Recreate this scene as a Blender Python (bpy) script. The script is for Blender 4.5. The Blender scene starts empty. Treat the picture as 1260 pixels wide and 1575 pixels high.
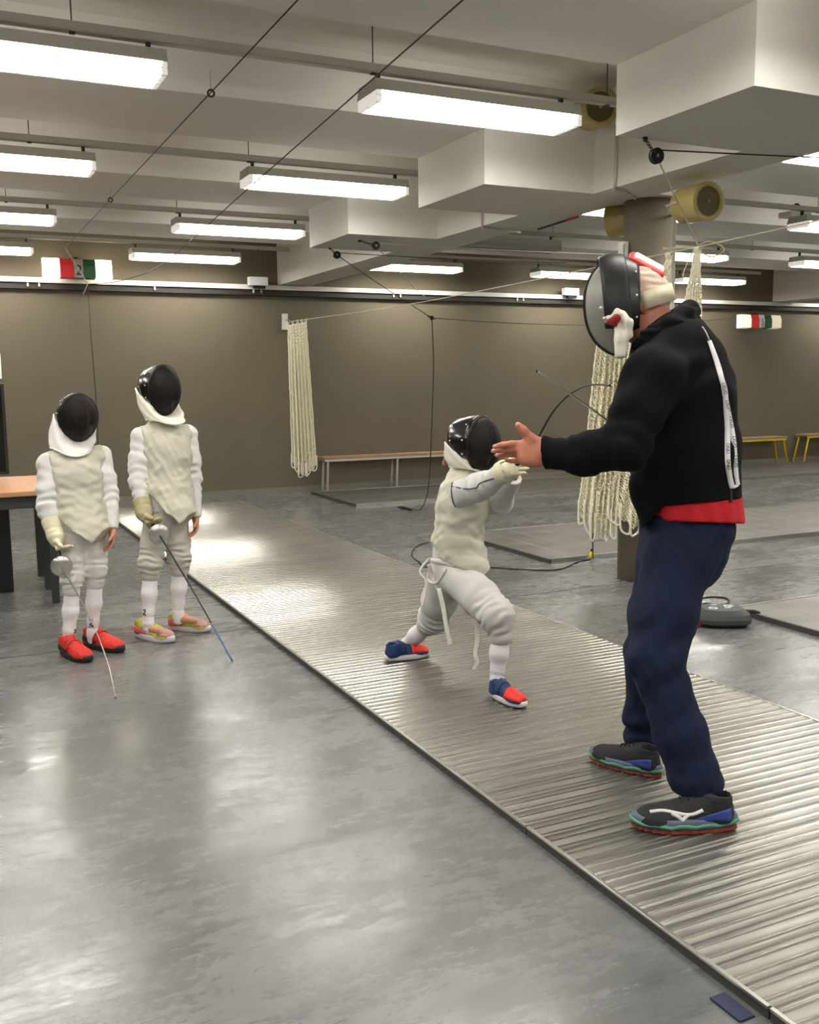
import bpy, bmesh, math, random
import numpy as np
from mathutils import Vector, Matrix

# ------------------------------------------------------------------ camera
PITCH, ROLL, YAW, FPX, EYE = 0.13391255, -0.00991807, -0.446754, 1506.9, 1.42
_cy, _sy = math.cos(YAW), math.sin(YAW)
_r = np.array([_cy, _sy, 0.0]); _f0 = np.array([-_sy, _cy, 0.0]); _u0 = np.array([0, 0, 1.0])
CF = _f0 * math.cos(PITCH) - _u0 * math.sin(PITCH)
_u1 = _u0 * math.cos(PITCH) + _f0 * math.sin(PITCH)
CR = _r * math.cos(ROLL) + _u1 * math.sin(ROLL)
CU = _u1 * math.cos(ROLL) - _r * math.sin(ROLL)
CO = np.array([0, 0, EYE])
def at(u, v, d):
    """world point that the photo shows at (u, v), d metres in front of the lens"""
    return CO + d * (CF + CR * (u - 630) / FPX - CU * (v - 787.5) / FPX)
def onz(u, v, z):
    k = CF + CR * (u - 630) / FPX - CU * (v - 787.5) / FPX
    return CO + k * (z - EYE) / k[2]
def ony(u, v, y):
    k = CF + CR * (u - 630) / FPX - CU * (v - 787.5) / FPX
    return CO + k * y / k[1]

S = bpy.context.scene
COL = S.collection
cam = bpy.data.objects.new('camera', bpy.data.cameras.new('camera'))
COL.objects.link(cam)
cam.data.sensor_fit = 'HORIZONTAL'; cam.data.sensor_width = 36
cam.data.lens = FPX / 1260 * 36
cam.data.clip_start = 0.05
cam.matrix_world = Matrix([[CR[0], CU[0], -CF[0], CO[0]], [CR[1], CU[1], -CF[1], CO[1]],
                           [CR[2], CU[2], -CF[2], CO[2]], [0, 0, 0, 1]])
S.camera = cam
S.view_settings.view_transform = 'Standard'; S.view_settings.look = 'None'
S.view_settings.gamma = 1; S.view_settings.use_curve_mapping = False
S.view_settings.exposure = 0.0
LAMP_POWER = 33.0
LAMP_COLOUR = (1.0, 0.955, 0.885)
W = bpy.data.worlds.new('world'); S.world = W; W.use_nodes = True
W.node_tree.nodes['Background'].inputs[0].default_value = (0.02, 0.02, 0.02, 1)
S.cycles.use_denoising = True
S.cycles.max_bounces = 8; S.cycles.diffuse_bounces = 5; S.cycles.glossy_bounces = 4
S.cycles.transparent_max_bounces = 12
S.cycles.sample_clamp_indirect = 6
S.cycles.caustics_reflective = False; S.cycles.caustics_refractive = False

# ------------------------------------------------------------------ materials
def lin(c):
    return tuple(((x / 255) / 12.92 if x / 255 <= 0.04045 else ((x / 255 + 0.055) / 1.055) ** 2.4) for x in c)
MATS = {}
def mat(name, rgb, rough=0.6, metal=0.0, var=0.06, scale=30.0, bump=0.0, bscale=200.0, emit=None, spec=0.5,
        stretch=None, sheen=0.0, alpha=1.0, coat=0.0):
    if name in MATS: return MATS[name]
    m = bpy.data.materials.new(name); m.use_nodes = True
    nt = m.node_tree; b = nt.nodes['Principled BSDF']
    c = lin(rgb)
    tc = nt.nodes.new('ShaderNodeTexCoord'); mp = nt.nodes.new('ShaderNodeMapping')
    nt.links.new(tc.outputs['Object'], mp.inputs[0])
    if stretch: mp.inputs['Scale'].default_value = stretch
    n = nt.nodes.new('ShaderNodeTexNoise'); n.inputs['Scale'].default_value = scale; n.inputs['Detail'].default_value = 4
    nt.links.new(mp.outputs[0], n.inputs['Vector'])
    mx = nt.nodes.new('ShaderNodeMix'); mx.data_type = 'RGBA'
    mx.inputs[6].default_value = (*[max(0, x * (1 - 2 * var)) for x in c], 1)
    mx.inputs[7].default_value = (*[min(1, x * (1 + 2 * var)) for x in c], 1)
    nt.links.new(n.outputs[0], mx.inputs[0]); nt.links.new(mx.outputs[2], b.inputs['Base Color'])
    b.inputs['Roughness'].default_value = rough; b.inputs['Metallic'].default_value = metal
    b.inputs['Specular IOR Level'].default_value = spec
    if sheen: b.inputs['Sheen Weight'].default_value = sheen
    if coat: b.inputs['Coat Weight'].default_value = coat; b.inputs['Coat Roughness'].default_value = 0.1
    if alpha < 1: b.inputs['Alpha'].default_value = alpha
    if bump:
        n2 = nt.nodes.new('ShaderNodeTexNoise'); n2.inputs['Scale'].default_value = bscale; n2.inputs['Detail'].default_value = 3
        nt.links.new(mp.outputs[0], n2.inputs['Vector'])
        bp = nt.nodes.new('ShaderNodeBump'); bp.inputs['Strength'].default_value = bump; bp.inputs['Distance'].default_value = 0.004
        nt.links.new(n2.outputs[0], bp.inputs['Height']); nt.links.new(bp.outputs[0], b.inputs['Normal'])
    if emit:
        b.inputs['Emission Color'].default_value = (*emit[0], 1); b.inputs['Emission Strength'].default_value = emit[1]
    MATS[name] = m
    return m

def floor_mat():
    m = bpy.data.materials.new('grey_resin_floor'); m.use_nodes = True
    nt = m.node_tree; b = nt.nodes['Principled BSDF']; L = nt.links.new
    tc = nt.nodes.new('ShaderNodeTexCoord')
    def noise(sc, detail, stretch=(1, 1, 1), dist=0.0, rough=0.6):
        mp = nt.nodes.new('ShaderNodeMapping'); mp.inputs['Scale'].default_value = stretch
        L(tc.outputs['Object'], mp.inputs[0])
        n = nt.nodes.new('ShaderNodeTexNoise'); n.inputs['Scale'].default_value = sc
        n.inputs['Detail'].default_value = detail; n.inputs['Distortion'].default_value = dist; n.inputs['Roughness'].default_value = rough
        L(mp.outputs[0], n.inputs['Vector']); return n.outputs[0]
    def ramp(x, p0, p1, c0, c1):
        r = nt.nodes.new('ShaderNodeValToRGB'); r.color_ramp.elements[0].position = p0; r.color_ramp.elements[1].position = p1
        r.color_ramp.elements[0].color = (*c0, 1); r.color_ramp.elements[1].color = (*c1, 1); L(x, r.inputs[0]); return r.outputs[0]
    def mul(a, bb, f=1.0, t='MULTIPLY'):
        x = nt.nodes.new('ShaderNodeMix'); x.data_type = 'RGBA'; x.blend_type = t; x.inputs[0].default_value = f
        L(a, x.inputs[6]); L(bb, x.inputs[7]); return x.outputs[2]
    base = ramp(noise(0.9, 4), 0.3, 0.7, lin((97, 99, 98)), lin((119, 121, 119)))
    patch = ramp(noise(2.2, 9, (0.8, 1.5, 1), 0.3, 0.7), 0.32, 0.5, (0.62,) * 3, (1,) * 3)
    streak = ramp(noise(2.6, 12, (1.1, 7, 1), 0.15, 0.82), 0.36, 0.50, (0.50,) * 3, (1,) * 3)
    scuff = ramp(noise(7.0, 12, (1.0, 2.4, 1), 0.6, 0.85), 0.34, 0.47, (0.52,) * 3, (1,) * 3)
    mask = ramp(noise(0.55, 3), 0.42, 0.60, (0.0,) * 3, (1,) * 3)
    speck = ramp(noise(26, 3, (0.7, 1.6, 1)), 0.22, 0.29, (0.25,) * 3, (1,) * 3)
    worn = nt.nodes.new('ShaderNodeMix'); worn.data_type = 'RGBA'; L(mask, worn.inputs[0]); L(mul(base, streak, 0.35), worn.inputs[6]); L(mul(mul(base, streak, 0.75), scuff, 0.9), worn.inputs[7])
    L(mul(mul(worn.outputs[2], patch, 0.25), speck, 0.7), b.inputs['Base Color'])
    rr = ramp(mul(noise(1.3, 10, (0.7, 1.6, 1), 0.4, 0.75), noise(10, 12, (0.5, 1.8, 1), 0.3, 0.85), 0.45, 'MIX'), 0.38, 0.60, (0.42,) * 3, (0.13,) * 3)
    L(rr, b.inputs['Roughness'])
    b.inputs['Specular IOR Level'].default_value = 1.0
    bp = nt.nodes.new('ShaderNodeBump'); bp.inputs['Strength'].default_value = 0.12; bp.inputs['Distance'].default_value = 0.01
    L(noise(5.0, 4, (0.7, 1.4, 1)), bp.inputs['Height']); L(bp.outputs[0], b.inputs['Normal'])
    return m

def piste_mat(name, tone, rough):
    m = bpy.data.materials.new(name); m.use_nodes = True
    nt = m.node_tree; b = nt.nodes['Principled BSDF']; L = nt.links.new
    tc = nt.nodes.new('ShaderNodeTexCoord'); mp = nt.nodes.new('ShaderNodeMapping'); mp.inputs['Scale'].default_value = (0.7, 2.2, 1)
    L(tc.outputs['Object'], mp.inputs[0])
    n = nt.nodes.new('ShaderNodeTexNoise'); n.inputs['Scale'].default_value = 2.2; n.inputs['Detail'].default_value = 3
    L(mp.outputs[0], n.inputs['Vector'])
    r = nt.nodes.new('ShaderNodeValToRGB')
    c = lin(tone)
    r.color_ramp.elements[0].position = 0.3; r.color_ramp.elements[0].color = (*[x * 0.85 for x in c], 1)
    r.color_ramp.elements[1].position = 0.65; r.color_ramp.elements[1].color = (*[x * 1.1 for x in c], 1)
    L(n.outputs[0], r.inputs[0]); L(r.outputs[0], b.inputs['Base Color'])
    r2 = nt.nodes.new('ShaderNodeMapRange'); r2.inputs[1].default_value = 0.3; r2.inputs[2].default_value = 0.7
    r2.inputs[3].default_value = rough + 0.05; r2.inputs[4].default_value = rough - 0.04
    L(n.outputs[0], r2.inputs[0]); L(r2.outputs[0], b.inputs['Roughness'])
    b.inputs['Metallic'].default_value = 0.9
    return m

# ------------------------------------------------------------------ object helpers
def tag(o, label=None, cat=None, group=None, kind=None):
    if label: o['label'] = label
    if cat: o['category'] = cat
    if group: o['group'] = group
    if kind: o['kind'] = kind
    return o
def empty(name, loc, label=None, cat=None, group=None, rz=0.0):
    o = bpy.data.objects.new(name, None); COL.objects.link(o)
    o.location = Vector([float(x) for x in loc]); o.rotation_euler = (0, 0, rz); o.empty_display_size = 0.1
    return tag(o, label, cat, group)
def mesh_obj(name, verts, faces, material, parent=None, smooth=False):
    me = bpy.data.meshes.new(name)
    me.from_pydata([tuple(map(float, v)) for v in verts], [], faces)
    if smooth: me.polygons.foreach_set('use_smooth', [True] * len(me.polygons))
    me.materials.append(material)
    o = bpy.data.objects.new(name, me); COL.objects.link(o)
    if parent is not None:
        o.parent = parent
        # vertices are given in world space: take them into the parent's space
        me.transform(parent_world(parent).inverted())
    return o
def parent_world(p):
    m = Matrix.LocRotScale(p.location, p.rotation_euler.to_quaternion(), p.scale)
    return parent_world(p.parent) @ m if p.parent else m
class MB:
    """collects world-space shapes into one mesh"""
    def __init__(s): s.v = []; s.f = []
    def add(s, v, f):
        k = len(s.v); s.v += [tuple(map(float, x)) for x in v]; s.f += [tuple(i + k for i in q) for q in f]; return s
    def box(s, a, b, bev=0.0):
        x0, y0, z0 = a; x1, y1, z1 = b
        if bev <= 0:
            v = [(x0, y0, z0), (x1, y0, z0), (x1, y1, z0), (x0, y1, z0), (x0, y0, z1), (x1, y0, z1), (x1, y1, z1), (x0, y1, z1)]
            return s.add(v, [(0, 3, 2, 1), (4, 5, 6, 7), (0, 1, 5, 4), (1, 2, 6, 5), (2, 3, 7, 6), (3, 0, 4, 7)])
        bm = bmesh.new(); bmesh.ops.create_cube(bm, size=1)
        for q in bm.verts: q.co = ((q.co.x + .5) * (x1 - x0) + x0, (q.co.y + .5) * (y1 - y0) + y0, (q.co.z + .5) * (z1 - z0) + z0)
        bmesh.ops.bevel(bm, geom=bm.edges[:], offset=bev, segments=2, affect='EDGES', profile=0.6)
        return s.frombm(bm)
    def frombm(s, bm):
        bm.verts.index_update()
        s.add([v.co[:] for v in bm.verts], [[v.index for v in f.verts] for f in bm.faces]); bm.free(); return s
    def prism(s, poly, n, L):
        """polygon (list of 3-d points) extruded by vector n*L"""
        k = len(poly); n = np.array(n, float) * L
        v = [np.array(p, float) for p in poly] + [np.array(p, float) + n for p in poly]
        f = [tuple(range(k))[::-1], tuple(range(k, 2 * k))] + [(i, (i + 1) % k, k + (i + 1) % k, k + i) for i in range(k)]
        return s.add(v, f)
    def tube(s, pts, r, n=8, cap=True, flat=None):
        """tube along points; r a number or one per point; flat=(axis, ratio) squeezes the section"""
        P = [np.array(p, float) for p in pts]; m = len(P)
        R = [r] * m if np.isscalar(r) else list(r)
        T = [P[min(i + 1, m - 1)] - P[max(i - 1, 0)] for i in range(m)]
        T = [t / (np.linalg.norm(t) + 1e-12) for t in T]
        a = np.array([0, 0, 1.0]) if abs(T[0][2]) < 0.9 else np.array([1.0, 0, 0])
        u = np.cross(T[0], a); u /= np.linalg.norm(u); V = []
        for i in range(m):
            u = u - T[i] * np.dot(u, T[i]); u /= (np.linalg.norm(u) + 1e-12); w = np.cross(T[i], u)
            for j in range(n):
                t = 2 * math.pi * j / n; q = (u * math.cos(t) + w * math.sin(t)) * R[i]
                if flat is not None: q = q - flat[0] * np.dot(q, flat[0]) * (1 - flat[1])
                V.append(P[i] + q)
        F = [(i * n + j, i * n + (j + 1) % n, (i + 1) * n + (j + 1) % n, (i + 1) * n + j) for i in range(m - 1) for j in range(n)]
        if cap: F += [tuple(range(n))[::-1], tuple((m - 1) * n + j for j in range(n))]
        return s.add(V, F)
    def lathe(s, c, axis, prof, n=24):
        """profile of (distance along axis, radius) revolved"""
        axis = np.array(axis, float); axis /= np.linalg.norm(axis)
        a = np.array([0, 0, 1.0]) if abs(axis[2]) < 0.9 else np.array([1.0, 0, 0])
        u = np.cross(axis, a); u /= np.linalg.norm(u); w = np.cross(axis, u); V = []
        for h, r in prof:
            for j in range(n):
                t = 2 * math.pi * j / n; V.append(np.array(c) + axis * h + (u * math.cos(t) + w * math.sin(t)) * max(r, 1e-5))
        m = len(prof)
        F = [(i * n + j, i * n + (j + 1) % n, (i + 1) * n + (j + 1) % n, (i + 1) * n + j) for i in range(m - 1) for j in range(n)]
        F += [tuple(range(n))[::-1], tuple((m - 1) * n + j for j in range(n))]
        return s.add(V, F)
    def ball(s, c, r, n=10):
        return s.lathe(c, (0, 0, 1), [(-r * math.cos(math.pi * i / n), r * math.sin(math.pi * i / n)) for i in range(n + 1)], n + 4)
    def build(s, name, m, parent=None, smooth=False): return mesh_obj(name, s.v, s.f, m, parent, smooth)
def struct(o): o['kind'] = 'structure'; return o
def copy_tree(o, parent=None):
    c = o.copy(); COL.objects.link(c)
    if parent is not None: c.parent = parent
    for ch in list(o.children): copy_tree(ch, c)
    return c
def smooth_path(pts, n=8):
    P = [np.array(p, float) for p in pts]; out = []
    for i in range(len(P) - 1):
        p0, p1, p2, p3 = P[max(i - 1, 0)], P[i], P[i + 1], P[min(i + 2, len(P) - 1)]
        for k in range(n):
            t = k / n
            out.append(0.5 * (2 * p1 + (p2 - p0) * t + (2 * p0 - 5 * p1 + 4 * p2 - p3) * t * t + (3 * p1 - p0 - 3 * p2 + p3) * t ** 3))
    return out + [P[-1]]
def text_mesh(body, size, extrude=0.0006):
    cu = bpy.data.curves.new('lettering', 'FONT'); cu.body = body; cu.size = size; cu.extrude = extrude; cu.align_x = 'CENTER'; cu.align_y = 'CENTER'
    o = bpy.data.objects.new('lettering', cu); COL.objects.link(o)
    bpy.context.view_layer.update()
    me = bpy.data.meshes.new_from_object(o)
    bpy.data.objects.remove(o); return me
def text_obj(name, body, size, origin, xdir, ydir, m, parent):
    me = text_mesh(body, size); x = Vector(xdir).normalized(); y = Vector(ydir).normalized(); z = x.cross(y)
    M = Matrix([[x[0], y[0], z[0], origin[0]], [x[1], y[1], z[1], origin[1]], [x[2], y[2], z[2], origin[2]], [0, 0, 0, 1]])
    me.transform(M); me.materials.clear(); me.materials.append(m)
    o = bpy.data.objects.new(name, me); COL.objects.link(o)
    if parent is not None: me.transform(parent_world(parent).inverted()); o.parent = parent
    return o
# ------------------------------------------------------------------ room shell
X0, X1, Y0, Y1, ZC = -6.0, 18.0, -5.0, 12.0, 3.22
M_wall = mat('taupe_wall_paint', (105, 97, 79), 0.75, var=0.05, scale=2.0, bump=0.05, bscale=90)
M_ceil = mat('off_white_ceiling_paint', (234, 231, 222), 0.8, var=0.02, scale=1.5, bump=0.06, bscale=60)
M_beam = mat('white_beam_paint', (234, 231, 223), 0.7, var=0.015, scale=2.0, bump=0.03, bscale=60)
M_sidewall = mat('grey_white_side_wall', (170, 165, 152), 0.8)
M_steel = mat('grey_painted_steel', (186, 184, 174), 0.45, var=0.03)
M_dark = mat('black_painted_metal', (22, 22, 23), 0.45)
M_white = mat('white_painted_metal', (225, 223, 214), 0.4, var=0.02)
M_black = mat('black_rubber', (16, 16, 17), 0.6)
M_cable = mat('black_cable', (30, 29, 28), 0.5)
M_rope = mat('cream_rope', (214, 205, 178), 0.9, var=0.1, scale=80)
M_chrome = mat('bare_steel', (175, 172, 165), 0.3, metal=1.0, var=0.05)
T = 0.15
struct(MB().box((X0, Y0, -0.1), (X1, Y1, 0)).build('floor', floor_mat()))
struct(MB().box((X0, Y1, 0), (X1, Y1 + T, ZC)).build('wall_back', M_wall))
struct(MB().box((X0 - T, Y0, 0), (X0, Y1, ZC)).build('wall_left', M_sidewall))
struct(MB().box((X1, Y0, 0), (X1 + T, Y1, ZC)).build('wall_right', M_sidewall))
struct(MB().box((X0, Y0 - T, 0), (X1, Y0, ZC)).build('wall_front', M_sidewall))
# ceiling: slab with trapezoid ribs running along X, one mesh
cb = MB().box((X0, Y0, ZC), (X1, Y1, ZC + T))
RIBS = [5.88 + 2.22 * k for k in range(-4, 3)]
for yc in RIBS:
    cb.prism([(X0, yc - 0.62, ZC), (X0, yc - 0.46, 2.945), (X0, yc + 0.46, 2.945), (X0, yc + 0.62, ZC)], (1, 0, 0), X1 - X0)
struct(cb.build('ceiling', M_ceil))
# dropped beams along Y with square heads under the ribs
for xl in (-4.4, 3.95, 12.29):
    b = MB().box((xl, Y0, 2.61), (xl + 0.41, Y1, ZC))
    for yc in RIBS[:-1]:
        b.box((xl - 0.82, yc - 0.46, 2.61), (xl, yc + 0.46, ZC))
        if abs(xl - 3.95) < 0.1 and abs(yc - 5.88) < 0.1: b.box((xl + 0.41, 5.27, 2.61), (xl + 0.72, 5.74, ZC))   # head over the column
    struct(b.build('ceiling_beam', M_beam))
struct(MB().box((X0, Y1 - 0.012, 0), (X1, Y1, 0.07)).build('baseboard_back', mat('grey_skirting', (120, 116, 106), 0.5)))
# round column and the grey pipe beside it
M_col = mat('taupe_column_paint', (134, 125, 110), 0.6, var=0.04, scale=3)
struct(MB().lathe((4.465, 5.50, 0), (0, 0, 1), [(0, 0.165), (2.615, 0.165)], 40).build('column', M_col, smooth=False))
for p in bpy.data.objects['column'].data.polygons: p.use_smooth = abs(p.normal.z) < 0.5
tag(MB().lathe((4.83, 5.72, 0), (0, 0, 1), [(0, 0.05), (2.61, 0.05)], 20).build('drain_pipe', mat('grey_pipe_paint', (138, 134, 124), 0.45), smooth=True),
    'slim grey vertical pipe behind the round taupe column', 'pipe')
# floor seam across the room
struct(MB().box((X0, 5.40, 0), (1.57, 5.411, 0.0012)).build('trim_1', mat('dark_floor_joint', (52, 54, 55), 0.5)))
struct(MB().box((3.16, 5.40, 0), (X1, 5.408, 0.0012)).build('trim_2', MATS['dark_floor_joint']))

# ------------------------------------------------------------------ pistes
M_alu = piste_mat('aluminium_planks', (164, 162, 154), 0.36)
M_ridge = piste_mat('worn_bright_ridges', (206, 204, 196), 0.22)
M_aluf = piste_mat('worn_aluminium', (138, 137, 131), 0.42)
def piste_along_y(x0, x1, ya, yb, top):
    root = empty('fencing_piste', ((x0 + x1) / 2, (ya + yb) / 2, 0), 'long ribbed aluminium fencing strip carrying the lunging child and the coach', 'fencing piste')
    P = 1.0 / 11; prof = []
    # each plank: groove, two raised ridges
    sec = [(0.0, -0.004), (0.0018, 0), (0.0145, 0)] + [(c + w, 0.0032 * (0.5 + 0.5 * math.cos(w / 0.0075 * math.pi))) for c in (0.024, 0.067) for w in (-0.0075, -0.0056, -0.0038, -0.0019, 0, 0.0019, 0.0038, 0.0056, 0.0075)] + [(0.0765, 0), (0.0899, 0)]
    y = ya
    while y < yb - 0.01:
        prof += [(y + s, top + h) for s, h in sec if y + s < yb]; y += P
    k = len(prof); v = [(x0 + 0.012, a, b) for a, b in prof] + [(x1 - 0.012, a, b) for a, b in prof]
    dk = mesh_obj('plank_deck', v, [(i, k + i, k + i + 1, i + 1) for i in range(k - 1)], M_alu, root, True)
    dk.data.materials.append(M_ridge)                       # the ridges are worn bright
    dk.data.polygons.foreach_set('material_index', [1 if max(prof[i][1], prof[i + 1][1]) > top + 0.0012 else 0 for i in range(k - 1)])
    e = mat('aluminium_edge', (190, 188, 180), 0.28, metal=0.9); s = mat('dark_piste_side', (74, 74, 72), 0.5, metal=0.3)
    for xa, xb, sgn in ((x0, x0 + 0.012, -1), (x1 - 0.012, x1, 1)):
        m = MB(); q = MB(); yy = ya
        while yy < yb - 0.02:
            y2 = min(yy + 1.0, yb)
            m.box((xa, yy + 0.003, top - 0.004), (xb, y2 - 0.003, top + 0.003), 0.001)
            q.box((xa + (0.004 if sgn < 0 else 0), yy + 0.003, 0.0), (xb - (0 if sgn < 0 else 0.004), y2 - 0.003, top - 0.004)); yy = y2
        m.build('edge_strip', e, root); q.build('side_rail', s, root)
    MB().box((x0 + 0.02, yb - 0.02, 0), (x1 - 0.02, yb, top)).build('end_rail', s, root)
    return root
piste_along_y(1.575, 3.15, -0.53, 11.2, 0.03)
def piste_along_x(x0, x1, ya, yb, label, top=0.03):
    root = empty('fencing_piste', ((x0 + x1) / 2, (ya + yb) / 2, 0), label, 'fencing piste', 'flat pistes beyond the netting')
    P = 0.25; prof = []; x = x0
    while x < x1 - 0.001:
        prof += [(x, top - 0.002), (x + 0.004, top), (min(x + P - 0.004, x1), top)]; x += P
    k = len(prof); v = [(a, ya + 0.02, b) for a, b in prof] + [(a, yb - 0.02, b) for a, b in prof]
    mesh_obj('deck', v, [(i, i + 1, k + i + 1, k + i) for i in range(k - 1)], M_aluf, root)
    for y_a, y_b in ((ya, ya + 0.02), (yb - 0.02, yb)):
        m = MB(); xx = x0
        while xx < x1: m.box((xx + 0.002, y_a, 0), (min(xx + 1.5, x1) - 0.002, y_b, top + 0.004), 0.001); xx += 1.5
        m.build('edge_strip', mat('aluminium_edge', (190, 188, 180), 0.28, metal=0.9), root)
    MB().box((x0 - 0.02, ya, 0), (x0, yb, top + 0.001)).build('end_rail', mat('dark_piste_side', (74, 74, 72), 0.5), root)
    return root
piste_along_x(4.22, 17.0, 10.2, 11.64, 'flat grey fencing strip in front of the wooden bench by the back wall')
piste_along_x(4.22, 17.0, 6.27, 7.8, 'flat grey fencing strip behind the round column, with the yellow plug at its edge')
piste_along_x(4.30, 17.0, 2.6, 4.42, 'flat grey fencing strip that starts beside the dark scoring unit')

# ------------------------------------------------------------------ fluorescent lamps and their rails
M_glow = mat('lit_diffuser', (255, 252, 240), 0.5, emit=(LAMP_COLOUR, LAMP_POWER))
M_house = mat('lamp_housing', (186, 184, 174), 0.5)
M_end = mat('frosted_lamp_end', (232, 230, 222), 0.4, emit=(LAMP_COLOUR, 0.5))
M_guard = mat('grey_wire_guard', (165, 162, 152), 0.4)
LL = 1.23
M_side = mat('frosted_lamp_side', (250, 248, 238), 0.5, emit=(LAMP_COLOUR, 11.0))
def make_lamp():
    r = empty('ceiling_lamp', (0, 0, 2.79))
    w = 0.125
    # grey reflector tray above, a bright open underside, dimmer frosted sides
    MB().prism([(0, -w - 0.003, 2.846), (0, -w + 0.02, 2.905), (0, w - 0.02, 2.905), (0, w + 0.003, 2.846)], (1, 0, 0), LL).build('housing', M_house, r)
    MB().box((0.03, -w + 0.018, 2.793), (LL - 0.03, w - 0.018, 2.797)).build('diffuser', M_glow, r)
    for sg in (-1, 1):
        y0, y1, y2, y3 = sg * (w - 0.016), sg * (w - 0.002), sg * (w - 0.006), sg * (w - 0.018)
        MB().prism([(0.03, y0, 2.791), (0.03, y1, 2.847), (0.03, y2, 2.847), (0.03, y3, 2.791)], (1, 0, 0), LL - 0.06).build('side_louvre', M_side, r)
    for x0 in (0.0, LL - 0.03):
        m = MB()
        for k in range(6):
            yc = -w + 0.024 + k * (2 * w - 0.048) / 5
            m.box((x0, yc - 0.0215, 2.791), (x0 + 0.03, yc + 0.0215, 2.850), 0.008)
        m.build('end_cap', M_end, r)
    g = MB()
    for k in range(9):
        x = 0.04 + k * (LL - 0.08) / 8
        g.tube([(x, -w - 0.004, 2.848), (x, -w + 0.013, 2.788), (x, w - 0.013, 2.788), (x, w + 0.004, 2.848)], 0.0018, 5)
    for y, z in ((-w + 0.013, 2.788), (-w + 0.004, 2.82), (0, 2.788), (w - 0.013, 2.788)):
        g.tube([(0, y, z), (LL, y, z)], 0.0018, 5)
    g.build('wire_guard', M_guard, r)
    for x in (0.06, LL - 0.06): MB().box((x - 0.010, -0.012, 2.905), (x + 0.010, 0.012, 2.956)).build('hanger', M_dark, r)
    return r
ROWS = [(4.76, 'the front row'), (6.95, 'the second row'), (9.24, 'the third row'), (11.45, 'the wall row')]
COLS = {-0.19: 'over the waiting children', 2.065: 'over the long fencing strip', 5.0: 'just beyond the dropped beam', 7.39: 'over the flat strips', 9.83: 'near the far beam'}
proto = None
def lamp(x, y, label, group='fluorescent ceiling lamps'):
    global proto
    o = make_lamp() if proto is None else copy_tree(proto)
    if proto is None: proto = o
    o.location = (x, y, 2.79); tag(o, label, 'ceiling lamp', group)
    return o
for y, rn in ROWS:
    for x, cn in COLS.items():
        off = y == 9.24 and x == 5.0                       # this one is switched off in the photo
        lo_ = lamp(x, y, '%s fluorescent ceiling lamp %s in %s' % ('unlit' if off else 'lit', cn, rn))
        if off:
            for ch in lo_.children:
                if ch.name.split('.')[0] in ('diffuser', 'side_louvre', 'end_cap'):
                    ch.data = ch.data.copy(); ch.data.materials[0] = mat('unlit_lamp_plastic', (168, 166, 158), 0.5)
for y in (-1.8, 0.42, 2.64):
    for x in (-2.45, -0.2, 2.05, 5.0, 7.39, 9.83): lamp(x, y, 'lit fluorescent ceiling lamp behind or beside the photographer', 'lamps out of view')
for y in (4.76, 6.98, 9.27, 11.47): lamp(-2.45, y, 'lit fluorescent ceiling lamp behind or beside the photographer', 'lamps out of view')
for y in (4.76, 6.98, 9.27, 11.47): lamp(13.1, y, 'lit fluorescent ceiling lamp behind or beside the photographer', 'lamps out of view')
for y, rn in ROWS:
    for (xa, xb, wh) in ((-5.5, 3.92, 'this side of the white beam'), (4.40, 11.45, 'beyond the white beam')):
        r = empty('lamp_rail', ((xa + xb) / 2, y, 2.98), 'thin grey lamp rail carrying %s, %s' % (rn, wh), 'rail', 'lamp rails')
        m = MB().box((xa, y - 0.022, 2.957), (xb, y + 0.022, 2.962)).box((xa, y - 0.022, 2.960), (xb, y - 0.018, 3.0)).box((xa, y + 0.018, 2.962), (xb, y + 0.022, 3.0))
        m.build('channel', M_steel, r)
        x = xa + 0.35
        while x < xb:
            MB().tube([(x, y, 2.96), (x, y, ZC)], 0.003, 6).box((x - 0.012, y - 0.012, 2.95), (x + 0.012, y + 0.012, 2.957)).build('hanger_rod', M_dark, r); x += 1.45

# ------------------------------------------------------------------ back wall: trunking, boxes
r = empty('cable_trunking', (6, 11.95, 2.55), 'long white cable trunking running along the back wall above head height', 'trunking')
MB().box((X0 + 0.2, 11.90, 2.545), (X1 - 0.2, 11.998, 2.60)).build('trunk_cover', M_white, r)
MB().box((X0 + 0.2, 11.93, 2.475), (X1 - 0.2, 11.998, 2.545)).build('trunk_shadow_band', mat('trunk_shadow_dark', (46, 42, 36), 0.6), r)  # dark strip stands in for the shadow below the trunking
for x in (-0.3, 1.0, 1.12, 2.4, 3.6, 3.7, 5.5, 5.6, 7.4, 7.5, 9.2, 9.3): MB().box((x, 11.91, 2.50), (x + 0.02, 11.93, 2.56)).build('trunk_clip', M_steel, r)
M_box = mat('white_plastic', (235, 236, 238), 0.35, var=0.01)
for u, v, lab in ((396, 434, 'small white emergency light box on the trunking near the beam end'), (877, 450, 'small white emergency light box on the trunking behind the masked coach')):
    p = ony(u, v, 11.86)
    r = empty('emergency_light', p, lab, 'emergency light', 'emergency lights on the trunking')
    MB().box((p[0] - 0.12, 11.80, p[2] - 0.045), (p[0] + 0.12, 11.90, p[2] + 0.06), 0.012).build('box_body', M_box, r)
    MB().box((p[0] - 0.05, 11.82, p[2] - 0.075), (p[0] + 0.09, 11.89, p[2] - 0.045)).build('mounting_foot', M_dark, r)
p = ony(1256, 456, 11.86)
r = empty('emergency_light', p, 'small pale blue lit box at the far end of the trunking', 'emergency light', 'emergency lights on the trunking')
MB().box((p[0] - 0.08, 11.80, p[2] - 0.05), (p[0] + 0.3, 11.90, p[2] + 0.06), 0.01).build('box_body', mat('pale_blue_lit', (190, 215, 235), 0.4, emit=((0.6, 0.8, 1.0), 0.7)), r)

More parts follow.
